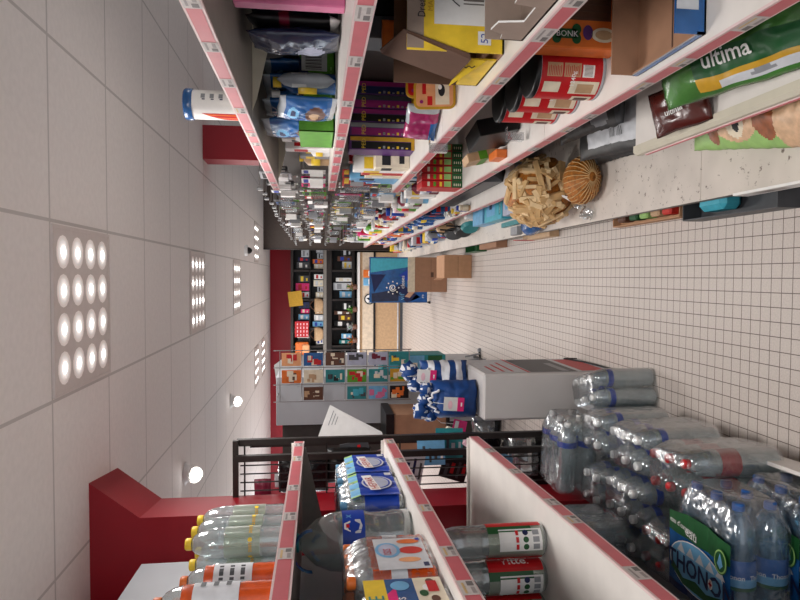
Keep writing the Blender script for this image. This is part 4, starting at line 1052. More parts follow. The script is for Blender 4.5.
# grey cardboard display stand with blue cool bags on top
def stand():
    t = thing('display_stand', 'tall grey cardboard display stand printed with a dark picture on its aisle side', 'display stand', (-.62, 3.3, 0))
    x0, x1, y0, y1, h = -.745, -.50, 3.17, 3.72, .745
    b = MB(); b.bev(x0, x1, y0, y1, .001, h, 'stand_grey', .012); b.build('body', t)
    b = MB(); e = x1 + .0012
    def Q(ya, yb, za, zb, mt, d=0): b.quad((e + d, ya, za), (e + d, yb, za), (e + d, yb, zb), (e + d, ya, zb), mt)
    Q(y0 + .02, y1 - .02, .02, h - .02, 'palegrey'); Q(y0 + .03, y1 - .03, .22, .48, 'darkgrey', .0005); Q(y0 + .02, y1 - .02, .485, .50, 'red', .0008)
    Q(y0 + .05, y1 - .05, .05, .19, 'red', .0005); Q(y0 + .05, y1 - .2, .26, .3, 'grey', .001)
    for k in range(3): Q(y0 + .06, y1 - .15 - .07 * k, .56 + k * .05, .575 + k * .05, 'red', .0005)
    b.build('print', t)
    b = MB(); b.tube([(x1 + .002, y1 - .03, .02), (x1 + .004, y1 - .03, .1), (x1 + .004, y1 - .2, .04), (x1 + .004, y0 + .05, .012)], .006, 'black', 6); b.build('base_trim', t)
stand()
def tuft(b, c, r, seed, m1, m2):
    n, mm = 14, 8; vs = []; fs = []; ms = []
    for j in range(mm + 1):
        th = PI * j / mm
        for i in range(n):
            a = 2 * PI * i / n; d = V((math.sin(th) * math.cos(a), math.sin(th) * math.sin(a), math.cos(th))); vs.append(V(c) + d * r * (1 + .45 * noise.noise(d * 2.4 + V((seed, 0, 0)))))
    for j in range(mm):
        for i in range(n): fs.append((j * n + i, (j + 1) * n + i, (j + 1) * n + (i + 1) % n, j * n + (i + 1) % n)); ms.append(m2 if noise.noise(V((i * .7, j * .7, seed))) > .12 else m1)
    b.add(vs, fs, ms, None, True)
def coolbag(lb, x, y, w_, h, t_, mf, seed, ang, tagside, top):
    t = thing('cool_bag', lb, 'bag', (x, y, .747), ang)
    pouch_mb(w_, h, t_, mf, seed, 20, 22, .012, pin=5).build('body', t, True)
    b = MB()
    for k, (dx, dz, r_) in enumerate(top): tuft(b, (dx, -.01 - .01 * (k % 2), h + dz), r_, seed + k, 'cloth_blue', 'cloth_white')
    b.build('gathered_top', t, True)
    b = MB(); b.tube([(-w_ * .3 + w_ * .6 * i / 12, -t_ * .45, h * .86 + .05 * math.sin(PI * i / 12) + .012 * math.sin(i * 2.1)) for i in range(13)], .007, 'cloth_white', 6); b.build('handle', t, True)
    b = MB(); tx, tz = tagside; M_ = T(tx, -t_ / 2 - .022, tz, .12, .08, 0)
    b.box(-.035, .035, 0, .0015, -.11, 0, 'paper', M_); b.box(-.035, .035, -.0012, 0, -.11, -.075, 'hotpink', M_); b.rect((-.01, -.0016, -.1), (1, 0, 0), (0, 0, 1), .02, .008, 'white', M_)
    b.disc((-.005, -.001, -.035), (1, 0, 0), (0, 0, 1), .022, .012, 'palepink', M=M_); b.tube([M_ @ V((0, 0, 0)), V((tx * .7, -t_ * .45, tz + .05)), V((tx * .6, -t_ * .3, h * .95))], .0015, 'white', 4); b.build('swing_tag', t, True)
coolbag('plain dark blue cool bag with pink and white tag on the display stand', -.65, 3.30, .20, .255, .17, lambda u, v, s: 'cloth_blue', 31, .05, (-.01, .20), [(-.06, .05, .045), (.0, .03, .035), (-.085, .0, .035), (.06, .02, .035), (-.03, -.01, .04)])
coolbag('blue and white striped cool bag behind the plain one', -.575, 3.53, .20, .27, .14, lambda u, v, s: 'cloth_white' if int(v * 7) % 2 else 'cloth_blue', 32, .1, (.02, .30), [(.04, .06, .05), (-.04, .03, .04), (.0, .0, .045)])
b = MB(); M_ = T(-.80, 3.36, .86, 0, .25, .2)
b.box(-.028, .028, 0, .0015, -.075, 0, 'hotpink', M_); b.rect((-.02, -.001, -.03), (1, 0, 0), (0, 0, 1), .04, .02, 'white', M_); b.tube([M_ @ V((0, 0, 0)), V((-.79, 3.35, .93)), V((-.745, 3.34, .98))], .002, 'white', 4)
solo('swing_tag', 'loose pink tag dangling on a cord beside the plain blue bag', 'tag', b)

# small black trolley foot on the floor
b = MB(); b.tube([(-.86, 6.0, .012), (-.72, 6.05, .012)], .012, 'black_metal', 6); b.tube([(-.80, 5.85, .012), (-.80, 6.25, .012)], .012, 'black_metal', 6)
for x, y in ((-.86, 6.0), (-.72, 6.05), (-.8, 5.86), (-.8, 6.24)): b.lathe([(.022, 0), (.022, .02), (.01, .03)], 'grey', 10, T(x, y, 0))
b.tube([(-.80, 6.02, .012), (-.83, 6.03, .20)], .009, 'grey', 6); b.tube([(-.75, 6.02, .012), (-.78, 6.03, .16)], .009, 'grey', 6)
solo('stand_foot', 'small black metal stand foot on the tiles beyond the cool bags', 'stand', b)

# ================================================================ POSTCARDS
def pcrack():
    t = thing('postcard_rack', 'wire rack of postcards fixed before the grey end panel', 'rack', (-.8, 5.0, .8))
    b = MB()
    for k in range(4): b.tube([(-.585 - .135 * k, 5.03, .84), (-.585 - .135 * k, 5.03, 1.93)], .004, 'wire', 5)
    for k in range(7): b.tube([(-.585, 5.03, .86 + .17 * k), (-.99, 5.03, .86 + .17 * k)], .003, 'wire', 5)
    b.tube([(-.95, 5.03, 1.9), (-.95, 5.2, 1.9)], .004, 'wire', 5); b.tube([(-.95, 5.03, .88), (-.95, 5.2, .88)], .004, 'wire', 5); b.build('wire_frame', t)
    for c in range(3):
        for r_ in range(6):
            b = MB(); x, z = -.585 - .135 * c - .125, .865 + .17 * r_
            b.tube([(x, 4.99, z + .03), (x, 4.985, z - .004), (x + .115, 4.985, z - .004), (x + .115, 4.99, z + .03)], .0022, 'wire', 4); b.tube([(x, 5.03, z), (x, 4.985, z - .004)], .0022, 'wire', 4); b.tube([(x + .115, 5.03, z), (x + .115, 4.985, z - .004)], .0022, 'wire', 4)
            b.build('card_pocket', t)
pcrack()
cards = [[('peach', 'red', 'red and orange striped'), ('foil_blue', 'red', 'blue car and red sky'), ('brown', 'creamy', 'brown and cream'), ('lilac', 'darkgrey', 'lilac collage'), ('lilac', 'maroon', 'lilac floral'), ('teal', 'yellow', 'teal landscape')],
         [('orange', 'brown', 'orange brown'), ('creamy', 'tan', 'cream sketch'), ('teal', 'black', 'teal and black night'), ('green', 'red', 'green and red'), ('teal', 'palegrey', 'teal speckled'), ('mustard', 'green', 'ochre meadow')],
         [(None,) * 3, ('brown', 'tan', 'brown wooden'), (None,) * 3, ('teal', 'cyan', 'plain teal'), ('skyblue', 'pink', 'pastel mosaic'), ('black', 'orange', 'black with orange figures')]]
for c in range(3):
    for r_ in range(6):
        a_, b_, nm = cards[c][r_]
        if a_ is None: continue
        x, z = -.585 - .135 * c - .118, 1.715 - .17 * r_; b = MB()
        q = random.Random(c * 10 + r_); y = 5.0
        b.box(x, x + .102, y, y + .004, z, z + .15, [a_, a_, a_, 'paper', a_, a_])
        for k in range(7):
            mm_ = q.choice((a_, b_, b_, 'creamy', 'darkgrey', b_)); ww = q.uniform(.02, .05); hh = q.uniform(.012, .05)
            b.rect((x + q.uniform(.004, .098 - ww), y - .0008 - k * .0002, z + q.uniform(.004, .146 - hh)), (1, 0, 0), (0, 0, 1), ww, hh, mm_)
        solo('postcard', f'{nm} postcard, {("top", "second", "third", "fourth", "fifth", "bottom")[r_]} one in the {("column nearest the aisle", "middle column", "column by the grey panel")[c]}', 'postcard', b, group='postcards in the wire rack')
# grey end unit behind the rack and its neighbour
b = MB(); b.bev(-1.215, -.82, 5.2, 6.6, 0.0, 1.92, 'panel_grey', .004); solo('shelving_end', 'plain grey shelving end behind the postcard rack', 'shelving', b)
b = MB(); b.bev(-1.6, -1.23, 5.4, 6.6, 0, 1.88, 'back_dark', .004); b.box(-1.6, -1.57, 5.38, 5.40, 0, 1.9, 'shelf_grey'); solo('cabinet', 'dull brown cabinet side standing next to the grey shelving end', 'cabinet', b)
b = MB(); b.bev(-1.4, -1.04, 4.7, 5.1, .62, 1.02, 'cardboard', .004); b.box(-1.42, -1.03, 4.66, 5.12, .60, .62, 'black'); b.box(-1.41, -1.03, 4.68, 5.1, 1.02, 1.08, 'black')
b.box(-1.4, -1.37, 4.7, 4.73, 0, .6, 'black_metal'); b.box(-1.07, -1.04, 4.7, 4.73, 0, .6, 'black_metal'); b.box(-1.4, -1.37, 5.05, 5.08, 0, .6, 'black_metal'); b.box(-1.07, -1.04, 5.05, 5.08, 0, .6, 'black_metal')
solo('counter_table', 'black table carrying a brown box beneath the postcards', 'table', b)
# teal gift display beyond the rack
t = thing('gift_display', 'teal and light blue gift display fixed to the grey end panel under the postcards', 'display', (-.75, 5.3, .5))
b = MB(); b.bev(-.8199, -.655, 5.22, 5.5, .52, 1.06, 'teal', .006); b.rect((-.80, 5.219, .55), (1, 0, 0), (0, 0, 1), .14, .12, 'darkgreen'); b.rect((-.80, 5.219, .70), (1, 0, 0), (0, 0, 1), .14, .2, 'skyblue'); b.rect((-.79, 5.218, .92), (1, 0, 0), (0, 0, 1), .12, .1, 'cyan'); b.rect((-.77, 5.217, .76), (1, 0, 0), (0, 0, 1), .05, .1, 'creamy'); b.build('body', t)
b = MB(); tuft(b, (-.70, 5.30, 1.11), .045, 3, 'blue', 'skyblue'); b.build('rosette', t)
# hanging paper tags near the ceiling by the rack
b = MB(); b.prism([(-1.02, 6.2, 1.98), (-.86, 6.2, 2.0), (-.80, 6.2, 1.92), (-.88, 6.2, 1.93)], (0, .004, 0), 'paper'); b.box(-.90, -.87, 6.21, 6.24, 1.925, 1.99, 'wire')
solo('paper_pennant', 'white paper pennant sticking up above the postcard rack', 'paper', b)

# ================================================================ BLACK WIRE RACK
def wrack():
    t = thing('wire_rack', 'tall black metal rack behind the drinks shelves hung with goods', 'rack', (-.9, 3.0, 0))
    b = MB()
    for (x, y) in ((-.775, 3.0), (-.84, 2.96), (-.945, 3.6)): b.box(x - .014, x + .014, y - .014, y + .014, 0, 1.965, 'black_metal')
    b.box(-1.16, -1.135, 2.96, 2.985, 0, 1.965, 'black_metal'); b.build('post', t)
    b = MB(); b.box(-1.16, -.76, 2.965, 2.985, 1.955, 1.98, 'black_metal'); b.prism([(-.79, 2.98, 1.955), (-.76, 2.98, 1.955), (-.93, 3.62, 1.955), (-.96, 3.62, 1.955)], (0, 0, .025), 'black_metal'); b.build('top_bar', t)
    b = MB()
    for x in (-.885, -.925, -.965, -1.005, -1.045): b.tube([(x, 3.0, .3), (x, 3.0, 1.95)], .0035, 'black_metal', 5)
    for z in (.35, .8, 1.2, 1.55, 1.93): b.tube([(-1.14, 3.003, z), (-.77, 3.003, z)], .004, 'black_metal', 5)
    b.build('wire_grid', t)
    b = MB(); b.box(-1.15, -.80, 2.99, 3.2, .28, .30, 'black_metal'); b.box(-1.15, -.95, 3.2, 3.6, .28, .30, 'black_metal'); b.build('shelf', t)
wrack()
hang = [('black round handbag', 1.66, .24, 'film_black', .18, -.96), ('dark shoulder bag', 1.44, .22, 'black', .17, -.93), ('pale card of hair clips', 1.75, .1, 'palegrey', .07, -1.0), ('red card pack', 1.86, .08, 'maroon', .08, -1.04)]
for k, (nm, z, h, c, w_, x) in enumerate(hang):
    pouch('hanging_bag' if k < 2 else 'hanging_pack', nm + ' hung on the black rack above the drinks', 'bag' if k < 2 else 'packet', w_, h, .08 if k < 2 else .02, c, T(x, 3.09 + .02 * k, z - h / 2, 0, 0, .1 * k), 80 + k)
mg = [('pink and white magazine', 'palepink', 'maroon', 1.29, -.93), ('silver and blue magazine', 'palegrey', 'navy', 1.14, -.95), ('dark magazine with red title', 'darkgrey', 'red', 1.40, -.9), ('blue grey brochure', 'skyblue', 'creamy', 1.02, -.88), ('teal pack', 'teal', 'silver', .92, -.86), ('black pack with red mark', 'black', 'red', .88, -.98)]
for k, (nm, c, c2, z, x) in enumerate(mg):
    b = MB(); b.box(-.08, .08, 0, .006, -.07, .07, c)
    for q in range(4): b.rect((-.07 + R.uniform(0, .05), -.001 - q * .0003, -.06 + q * .03), (1, 0, 0), (0, 0, 1), R.uniform(.04, .09), R.uniform(.01, .02), R.choice((c2, c2, 'white', 'darkgrey')))
    solo('magazine', nm + ' slotted in the black rack', 'magazine', b, M=T(x, 3.06 + .03 * k, z, -.12, R.uniform(-.3, .3), 0))
for k, (nm, c, x, z, a) in enumerate((('sky blue tube', 'skyblue', -.88, .72, .5), ('pale pink tube', 'palepink', -.92, .74, .62), ('bright blue roll', 'foil_blue', -.96, .7, .55), ('cream roll', 'creamy', -.86, .8, .45))):
    b = MB(); b.lathe([(.016, -.13), (.018, -.125), (.018, .125), (.016, .13)], c, 12); solo('wrapping_roll', nm + ' leaning inside the lower part of the black rack', 'roll', b, M=T(x, 3.12 + .05 * k, z, 0, a, 0))
for k, (nm, c, x, z) in enumerate((('purple packet', 'purple', -1.0, .62), ('black shiny packet', 'film_black', -.9, .56), ('pink packet', 'pink', -1.04, .58))):
    pouch('packet', nm + ' low in the black rack', 'packet', .14, .13, .05, c, T(x, 3.15 + .04 * k, z - .06, 0, 0, .2), 90 + k)
# film-wrapped black goods at the foot of the rack
pouch('wrapped_pack', 'black goods in clear film under the rack beside the water packs', 'pack', .30, .30, .12, lambda u, v, s: 'film_black' if v < .55 or u < .3 else 'blister', T(-.955, 3.10, .32, -.1, 0, .1), 95, nu=22, nv=22, crum=.015)
pouch('wrapped_pack', 'clear wrapped dark pouch near the top of the rack foot', 'pack', .22, .16, .10, lambda u, v, s: 'blister' if (u > .45 and v > .3) or v > .8 else 'film_black', T(-.86, 3.32, .60, -.1, 0, .1), 96, nu=18, nv=16, crum=.012)
pouch('packet', 'yellow and red crumpled packet under the wrapped black goods', 'packet', .12, .08, .05, lambda u, v, s: 'yellow' if u > .4 else 'red', T(-.88, 3.06, .31, 0, 0, .1), 97)
# white paper sheet on top
b = MB(); pts = [at(318, 437, 3.45), at(330, 405, 3.55), at(382, 432, 3.45), at(384, 439, 3.42)]
b.prism(pts, (0, .003, 0), 'paper'); e = V((0, -.003, 0))
for k in range(5):
    o = pts[0].lerp(pts[1], .35) + (pts[2] - pts[0]).normalized() * (.035 + .018 * k)
    if k < 3: b.rect(o + e, (pts[1] - pts[0]), (pts[0] - pts[2]), .09 - .02 * k, .004, 'grey')
solo('paper_sheet', 'folded white paper sheet poking up in front of the grey shelving end', 'paper', b)
b = MB(); b.tube([(-.78, 3.45, 1.60), (-.79, 3.3, 1.62), (-.8, 3.02, 1.5)], .003, 'black_metal', 4)

# ================================================================ LEFT SHELVES
Z1, Z2, Z3 = LZ
for k, (x, y) in enumerate(((-.855, 2.06), (-.858, 2.165), (-.86, 2.27), (-.95, 2.12), (-.955, 2.225))):
    mk_bottle('lemon', None, T(x, y, Z1 + .001, 0, 0, 2.2 + k), ['yellow capped clear bottle, nearest of the front three on the top drinks shelf', 'yellow capped clear bottle in the middle of the front three', 'yellow capped clear bottle at the far end of the front three', 'yellow capped bottle behind the nearest one', 'yellow capped bottle in the second row'][k], 'bottle', 'yellow capped bottles on the top drinks shelf', 'drink_bottle')
for k, (x, y) in enumerate(((-.885, 1.86), (-.895, 1.755), (-.89, 1.65), (-.79, 1.55))):
    mk_bottle('orange', None, T(x, y, Z1 + .001, 0, 0, 1 + k), ['orange drink bottle next to the yellow capped ones', 'second orange drink bottle along the top shelf', 'third orange drink bottle along the top shelf', 'orange drink bottle closest to the camera'][k], 'bottle', 'orange drink bottles on the top drinks shelf', 'drink_bottle')
cart('small_pack', 'small white pack with blue square beyond the orange bottles', 'box', -1.04, -.98, 1.98, 2.04, Z1 + .001, Z1 + .08, 'palegrey', lambda b, x0, x1, y0, y1, z0, z1: cface(b, x0, x1, y0, z0, z1, .2, .8, .5, .9, 'labelblue'))
# middle shelf: blue packs
def lbl_hepar(t):
    b = MB(); X = .098; n = 16; z0, z1 = .012, .135
    def sx(y): return X + .0025 + .004 * abs(math.cos(y / .065 * PI))
    for i in range(n):
        ya, yb = -.128 + .256 * i / n, -.128 + .256 * (i + 1) / n
        b.quad((sx(ya), ya, z0), (sx(yb), yb, z0), (sx(yb), yb, z1), (sx(ya), ya, z1), 'labelblue'); b.quad((sx(ya), ya, z1), (sx(yb), yb, z1), (sx(yb) - .01, yb, z1 + .03), (sx(ya) - .01, ya, z1 + .03), 'skyblue' if i % 5 else 'palegreen')
    e = X + .009
    b.disc((e, 0, .075), (0, 1, 0), (0, 0, 1), .075, .05, 'palegrey', 24); b.disc((e + .0005, 0, .075), (0, 1, 0), (0, 0, 1), .068, .044, 'labelblue', 24); b.disc((e + .001, 0, .075), (0, 1, 0), (0, 0, 1), .06, .038, 'lilac', 24)
    for k in range(8): b.disc((e + .0012, .05 * math.cos(k * .8), .075 + .028 * math.sin(k * .8)), (0, 1, 0), (0, 0, 1), .008, .006, 'silver', 8)
    b.rect((e + .0018, -.085, .068), (0, 1, .12), (0, -.12, 1), .17, .034, 'white'); b.text('H\u00c9PAR', (e + .0025, -.078, .073), (0, 1, .12), (0, -.12, 1), .036, 'red', sx=1.25)
    b.rect((e, .085, .018), (0, 1, 0), (0, 0, 1), .03, .022, 'palegrey'); b.build('printed_film', t, True)
RT = math.radians(2.5)
pack('smallblue', 3, 4, .064, .198, T(-.795, 2.32, Z2 + .002, 0, 0, RT), 'blue labelled water pack at the far end of the middle drinks shelf', 'blue labelled water packs', 2, lbl_hepar)
pack('smallblue', 3, 4, .064, .198, T(-.785, 2.055, Z2 + .002, 0, 0, RT), 'blue labelled water pack next to the big round bottle', 'blue labelled water packs', 3, lbl_hepar)
# five litre bottle
def jug():
    t = thing('water_jug', 'big round five litre water bottle with blue label and teal carry strap', 'bottle', (-.765, 1.815, Z2 + .001))
    r = .083; P = [(r * .8, .0), (r, .012), (r * .98, .03), (r, .05), (r * .94, .07), (r * .94, .12), (r, .135), (r, .20), (r * .95, .235), (r * .75, .275), (r * .4, .305), (.022, .315), (.02, .325)]
    b = MB(); b.lathe(P, 'pet_grey', 28); b.build('body', t, True)
    b = MB(); b.lathe([(.026, .322), (.027, .34), (.02, .345), (.001, .345)], 'teal', 16, cap=False); b.build('cap', t, True)
    b = MB(); b.lathe([(r * 1.005, .137), (r * 1.005, .20)], 'labelblue', 30, cap=False)
    for k in range(3):
        a = -.7 + k * 2.0; b.add([((r * 1.012) * math.cos(a + q), (r * 1.012) * math.sin(a + q), z) for q, z in ((-.25, .15), (.0, .144), (.25, .15), (.25, .165), (-.25, .165))], [(0, 1, 2, 3, 4)], 'palegrey'); wraptext(b, r * 1.02, 'X', .175, .02, 'skyblue', a + .4)
        b.add([((r * 1.012) * math.cos(a + q), (r * 1.012) * math.sin(a + q), z) for q, z in ((-.2, .178), (.2, .178), (.1, .196), (-.1, .196))], [(0, 1, 2, 3)], 'white'); b.add([((r * 1.016) * math.cos(a + q), (r * 1.016) * math.sin(a + q), z) for q, z in ((-.06, .181), (.06, .181), (.06, .19), (-.06, .19))], [(0, 1, 2, 3)], 'red')
    b.build('label', t, True)
    b = MB(); Q = []
    for i in range(13):
        q = -PI / 2 + PI * i / 12; Q.append((.062 * math.sin(q) * .95, -.05, .285 + .05 * math.cos(q)))
    for i in range(12):
        a, c = V(Q[i]), V(Q[i + 1]); b.prism([a, c, c + V((0, -.02, -.002)), a + V((0, -.02, -.002))], (0, 0, .003), 'foil_blue')
    b.build('carry_strap', t, True)
jug()
def lbl_fruit(t):
    b = MB(); X = .098; z0, z1 = .015, .135; e = X + .006
    b.quad((e, -.13, z0), (e, .055, z0), (e, .055, z1), (e, -.13, z1), 'palegrey'); b.quad((e + .0004, -.13, z0), (e + .0004, -.04, z0), (e + .0004, -.04, z1), (e + .0004, -.13, z1), 'palegrey')
    b.disc((e + .001, -.02, .105), (0, 1, 0), (0, 0, 1), .045, .03, 'skyblue'); b.disc((e + .0014, -.02, .105), (0, 1, 0), (0, 0, 1), .036, .022, 'lilac'); b.text('ISIS', (e + .002, -.05, .098), (0, 1, 0), (0, 0, 1), .026, 'red')
    b.disc((e + .001, .03, .05), (0, 1, 0), (0, 0, 1), .014, .028, 'orange'); b.disc((e + .001, -.025, .05), (0, 1, 0), (0, 0, 1), .022, .028, 'fruitred'); b.disc((e + .001, -.08, .06), (0, 1, 0), (0, 0, 1), .014, .026, 'peach')
    b.rect((e + .001, .035, .02), (0, 1, 0), (0, 0, 1), .015, .01, 'labelblue'); b.rect((e + .001, -.12, .02), (0, 1, 0), (0, 0, 1), .022, .012, 'navy'); b.build('printed_film', t, True)
pack('smallorange', 3, 4, .064, .205, T(-.755, 1.49, Z2 + .002, 0, 0, RT), 'pack of small orange drink bottles printed with fruit', None, 4, lbl_fruit, 'drink_pack')
def lbl_tea(t):
    b = MB(); X = .098; e = X + .006; z0 = .01
    b.quad((e, -.13, z0), (e, .13, z0), (e, .13, z0 + .06), (e, -.13, z0 + .06), 'creamy'); b.quad((e, -.13, z0 + .06), (e, .13, z0 + .06), (e, .13, z0 + .12), (e, -.13, z0 + .12), 'foil_blue'); b.quad((e, -.13, z0 + .12), (e, .13, z0 + .12), (e, .13, z0 + .165), (e, -.13, z0 + .165), 'yellow')
    b.quad((e + .0004, -.13, z0 + .10), (e + .0004, .09, z0 + .10), (e + .0004, .06, z0 + .12), (e + .0004, -.13, z0 + .12), 'hotpink')
    b.text('SANTE', (e + .001, -.08, z0 + .128), (0, 1, 0), (0, 0, 1), .045, 'teal'); b.text('bulles', (e + .001, -.03, z0 + .085), (0, 1, 0), (0, 0, 1), .032, 'white')
    b.disc((e + .001, .095, z0 + .09), (0, 1, 0), (0, 0, 1), .022, .02, 'skyblue')
    for k in range(9): b.disc((e + .001, -.1 + .026 * k, z0 + .045 - .01 * (k % 3)), (0, 1, 0), (0, 0, 1), .014, .009, ('darkgreen', 'white', 'brown')[k % 3])
    b.rect((e + .0014, .06, z0 + .012), (0, 1, 0), (0, 0, 1), .05, .022, 'red'); b.build('printed_film', t, True)
pack('smallblue', 3, 4, .064, .198, T(-.745, 1.19, Z2 + .002, 0, 0, RT), 'pack of clear bottles with yellow, blue and cream printed film', None, 5, lbl_tea)
# lowest white shelf: red labelled bottles
for k, (x, y) in enumerate(((-.735, 1.69), (-.832, 1.68), (-.929, 1.675), (-.74, 1.67 + .0), (-.74, 1.57), (-1.02, 1.68))):
    if k in (3, 4): continue
    mk_bottle('vittel', None, T(x, y, Z3 + .001, 0, 0, (.1, -.5, -.1, 0, 0, .2)[k]), ['clear water bottle with red label, closest to the shelf edge', 'clear water bottle with red label, second from the shelf edge', 'clear water bottle with red label, third from the shelf edge', '', '', 'red labelled water bottle nearest the back panel'][k], 'bottle', 'red labelled water bottles', 'water_bottle')

# ================================================================ WATER PACKS ON THE LOW DECK
ZD = .142
def on(key, nx, ny, x, y, z, lb, seed, rz=0, p=.092, g='upright water packs on the low deck', H=.315): return pack(key, nx, ny, p, H, T(x, y, z, 0, 0, rz), lb, g, seed)
on('cristal', 2, 3, -.64, 2.235, ZD, 'pack of tall clear bottles upright at the deck edge', 11, RT)
on('redcap', 2, 3, -.64, 1.93, ZD, 'pack of red capped bottles between the clear packs and the big blue pack', 12, RT + .05)
on('cristal', 2, 3, -.845, 2.26, ZD, 'clear bottle pack upright in the second row under the white shelf', 13, RT)
on('cristal', 2, 2, -.65, 2.52, ZD, 'clear bottle pack upright at the far end of the deck edge', 22, RT)
on('redcap', 2, 3, -.93, 1.98, ZD, 'second pack of red capped bottles, in the shade under the shelf', 14, RT)
b = pack('cristal', 2, 3, .092, .315, T(-.55, 2.93, .002, 0, 0, .3), 'clear bottle pack standing alone on the floor by the display stand', 'upright water packs', 15)
on('cristal', 2, 2, -.70, 2.80, .002, 'clear bottle pack standing on the floor under the fallen pack', 16, 0, g=None)
on('cristal', 1, 2, -.87, 2.80, .002, 'clear bottle pack hidden at the foot of the red column', 17, 0, g=None)
on('cristal', 1, 3, -1.0, 2.27, ZD, 'single row of clear bottles deepest under the white shelf', 23, RT)
on('cristal', 2, 2, -.88, 2.52, ZD, 'clear bottle pack in the far inner corner of the deck', 24, RT)
pack('cristal', 2, 3, .092, .315, T(-.95, 2.79, .445, 0, PI / 2, -.08), 'fallen clear bottle pack with blue bands at the far end of the deck', None, 18)
pack('cristal', 2, 2, .092, .315, T(-.79, 2.81, .325 - .0, 0, 0, 0), 'clear bottle pack in the middle of the pile at the deck end', None, 19) if False else None
on('cristal', 2, 3, -1.0, 2.30, ZD + .318, 'clear bottle pack stacked on top of the deepest row', 25, RT)
def lbl_thonon(t, wide=.29):
    b = MB(); X = -.1005; n = 24; hw = .142
    def sx(y): return X - .001 - .005 * abs(math.cos(y / .092 * PI))
    def band(za, zb, mt, e, y0=-hw, y1=hw, top=None):
        for i in range(n):
            ya, yb = y0 + (y1 - y0) * i / n, y0 + (y1 - y0) * (i + 1) / n
            ta = zb if top is None else zb + top(ya); tb = zb if top is None else zb + top(yb)
            b.quad((sx(ya) - e, ya, za), (sx(ya) - e, ya, ta), (sx(yb) - e, yb, tb), (sx(yb) - e, yb, za), mt)
    band(.0, .175, 'foil_blue', 0); band(.165, .225, 'darkgreen', .0006, top=lambda y: .012 * math.cos(y * 14)); band(.0, .02, 'navy', .0008)
    E_ = X - .0078
    def dd(y, z, ry, rz_, mt, e, n_=30): b.disc((E_ - e, y, z), (0, -1, 0), (0, 0, 1), ry, rz_, mt, n_)
    dd(0, .092, .128, .072, 'white', 0); dd(0, .092, .124, .069, 'skyblue', .0004)
    b.poly([(E_ - .0008, y, z) for y, z in ((.12, .085), (.12, .06), (.06, .03), (-.06, .03), (-.12, .06), (-.12, .07), (-.05, .05), (.0, .062), (.06, .048))][::-1], 'darkgreen')
    for k in range(5): b.poly([(E_ - .0008, y, z) for y, z in ((.09 - k * .045, .12), (.07 - k * .045, .148), (.05 - k * .045, .12))][::-1], 'palegrey')
    b.text('THONON', (E_ - .0014, .135, .066), (0, -1, 0), (0, 0, 1), .07, 'navy', sx=.96, bold=.02)
    dd(-.07 + .0, .088, .010, .014, 'white', .002); dd(-.07, .088, .003, .012, 'red', .0024); dd(-.07, .088, .008, .004, 'red', .0024)
    b.text('eau d\u2019oxygene', (E_ + .0005, .13, .192), (0, -1, -.05), (0, 0, 1), .022, 'white')
    b.text('eau', (E_ - .001, .05, .178), (0, -1, -.1), (0, 0, 1), .04, 'white')
    dd(-.112, .168, .028, .034, 'darkgreen', .002); dd(-.112, .168, .025, .031, 'palegreen', .0025); dd(-.112, .168, .021, .027, 'darkgreen', .003); b.poly([(E_ - .0035, y, z) for y, z in ((-.112, .19), (-.1, .16), (-.112, .148), (-.124, .16))], 'skyblue')
    b.build('printed_film', t, True)
def lying(x, y, z, lb, g, seed, a=0, tilt=0): return pack('thonon', 2, 3, .0925, .315, T(x, y, z, 0, PI / 2 - tilt, a), lb, g, seed, lbl_thonon)
lying(-.915, 1.625, ZD + .10 + .195, 'blue water pack on top of the others, label facing up', None, 30, .02)
lying(-.905, 1.63, ZD + .098, 'lower blue water pack lying beneath the labelled one', None, 31)
lying(-.865, 1.335, ZD + .098, 'blue water pack lying low on the deck beside the green capped bottle', None, 32, -.05)
lying(-.85, 1.05, ZD + .098, 'blue water pack on the deck nearest the camera', None, 33)
mk_bottle('tonic', None, T(-1.03, 1.36, ZD + .098 + .145, 0, PI / 2, 0), 'clear bottle with green cap lying in front of the labelled pack', 'bottle', None, 'drink_bottle')

# ================================================================ BACK OF THE SHOP
def backunit():
    t = thing('wall_shelving', 'dark shelving along the red back wall filled with gifts', 'shelving', (-.7, 12.35, 0))
    b = MB(); b.box(-1.9, .9, 12.68, 12.7, 0, 2.03, 'black'); b.build('back_panel', t)
    for x in (-1.9, -1.36, -1.02, -.46, .10, .6): b = MB(); b.box(x - .02, x + .02, 12.3, 12.68, 0, 2.05, 'black_metal'); b.build('upright', t)
    for z, h in ((1.30, .14), (.86, .05), (2.03, .05)):
        b = MB(); b.box(-1.9, .9, 12.28, 12.68, z, z + h, 'black_metal'); b.build('shelf', t)
    b = MB(); b.box(-1.9, .9, 12.262, 12.28, 1.40, 1.46, 'shelf_grey'); b.build('edge_rail', t)
    b = MB(); b.box(-1.9, .9, 12.3, 12.68, 1.71, 1.73, 'black_metal'); b.build('shelf', t)
backunit()
r = random.Random(3)
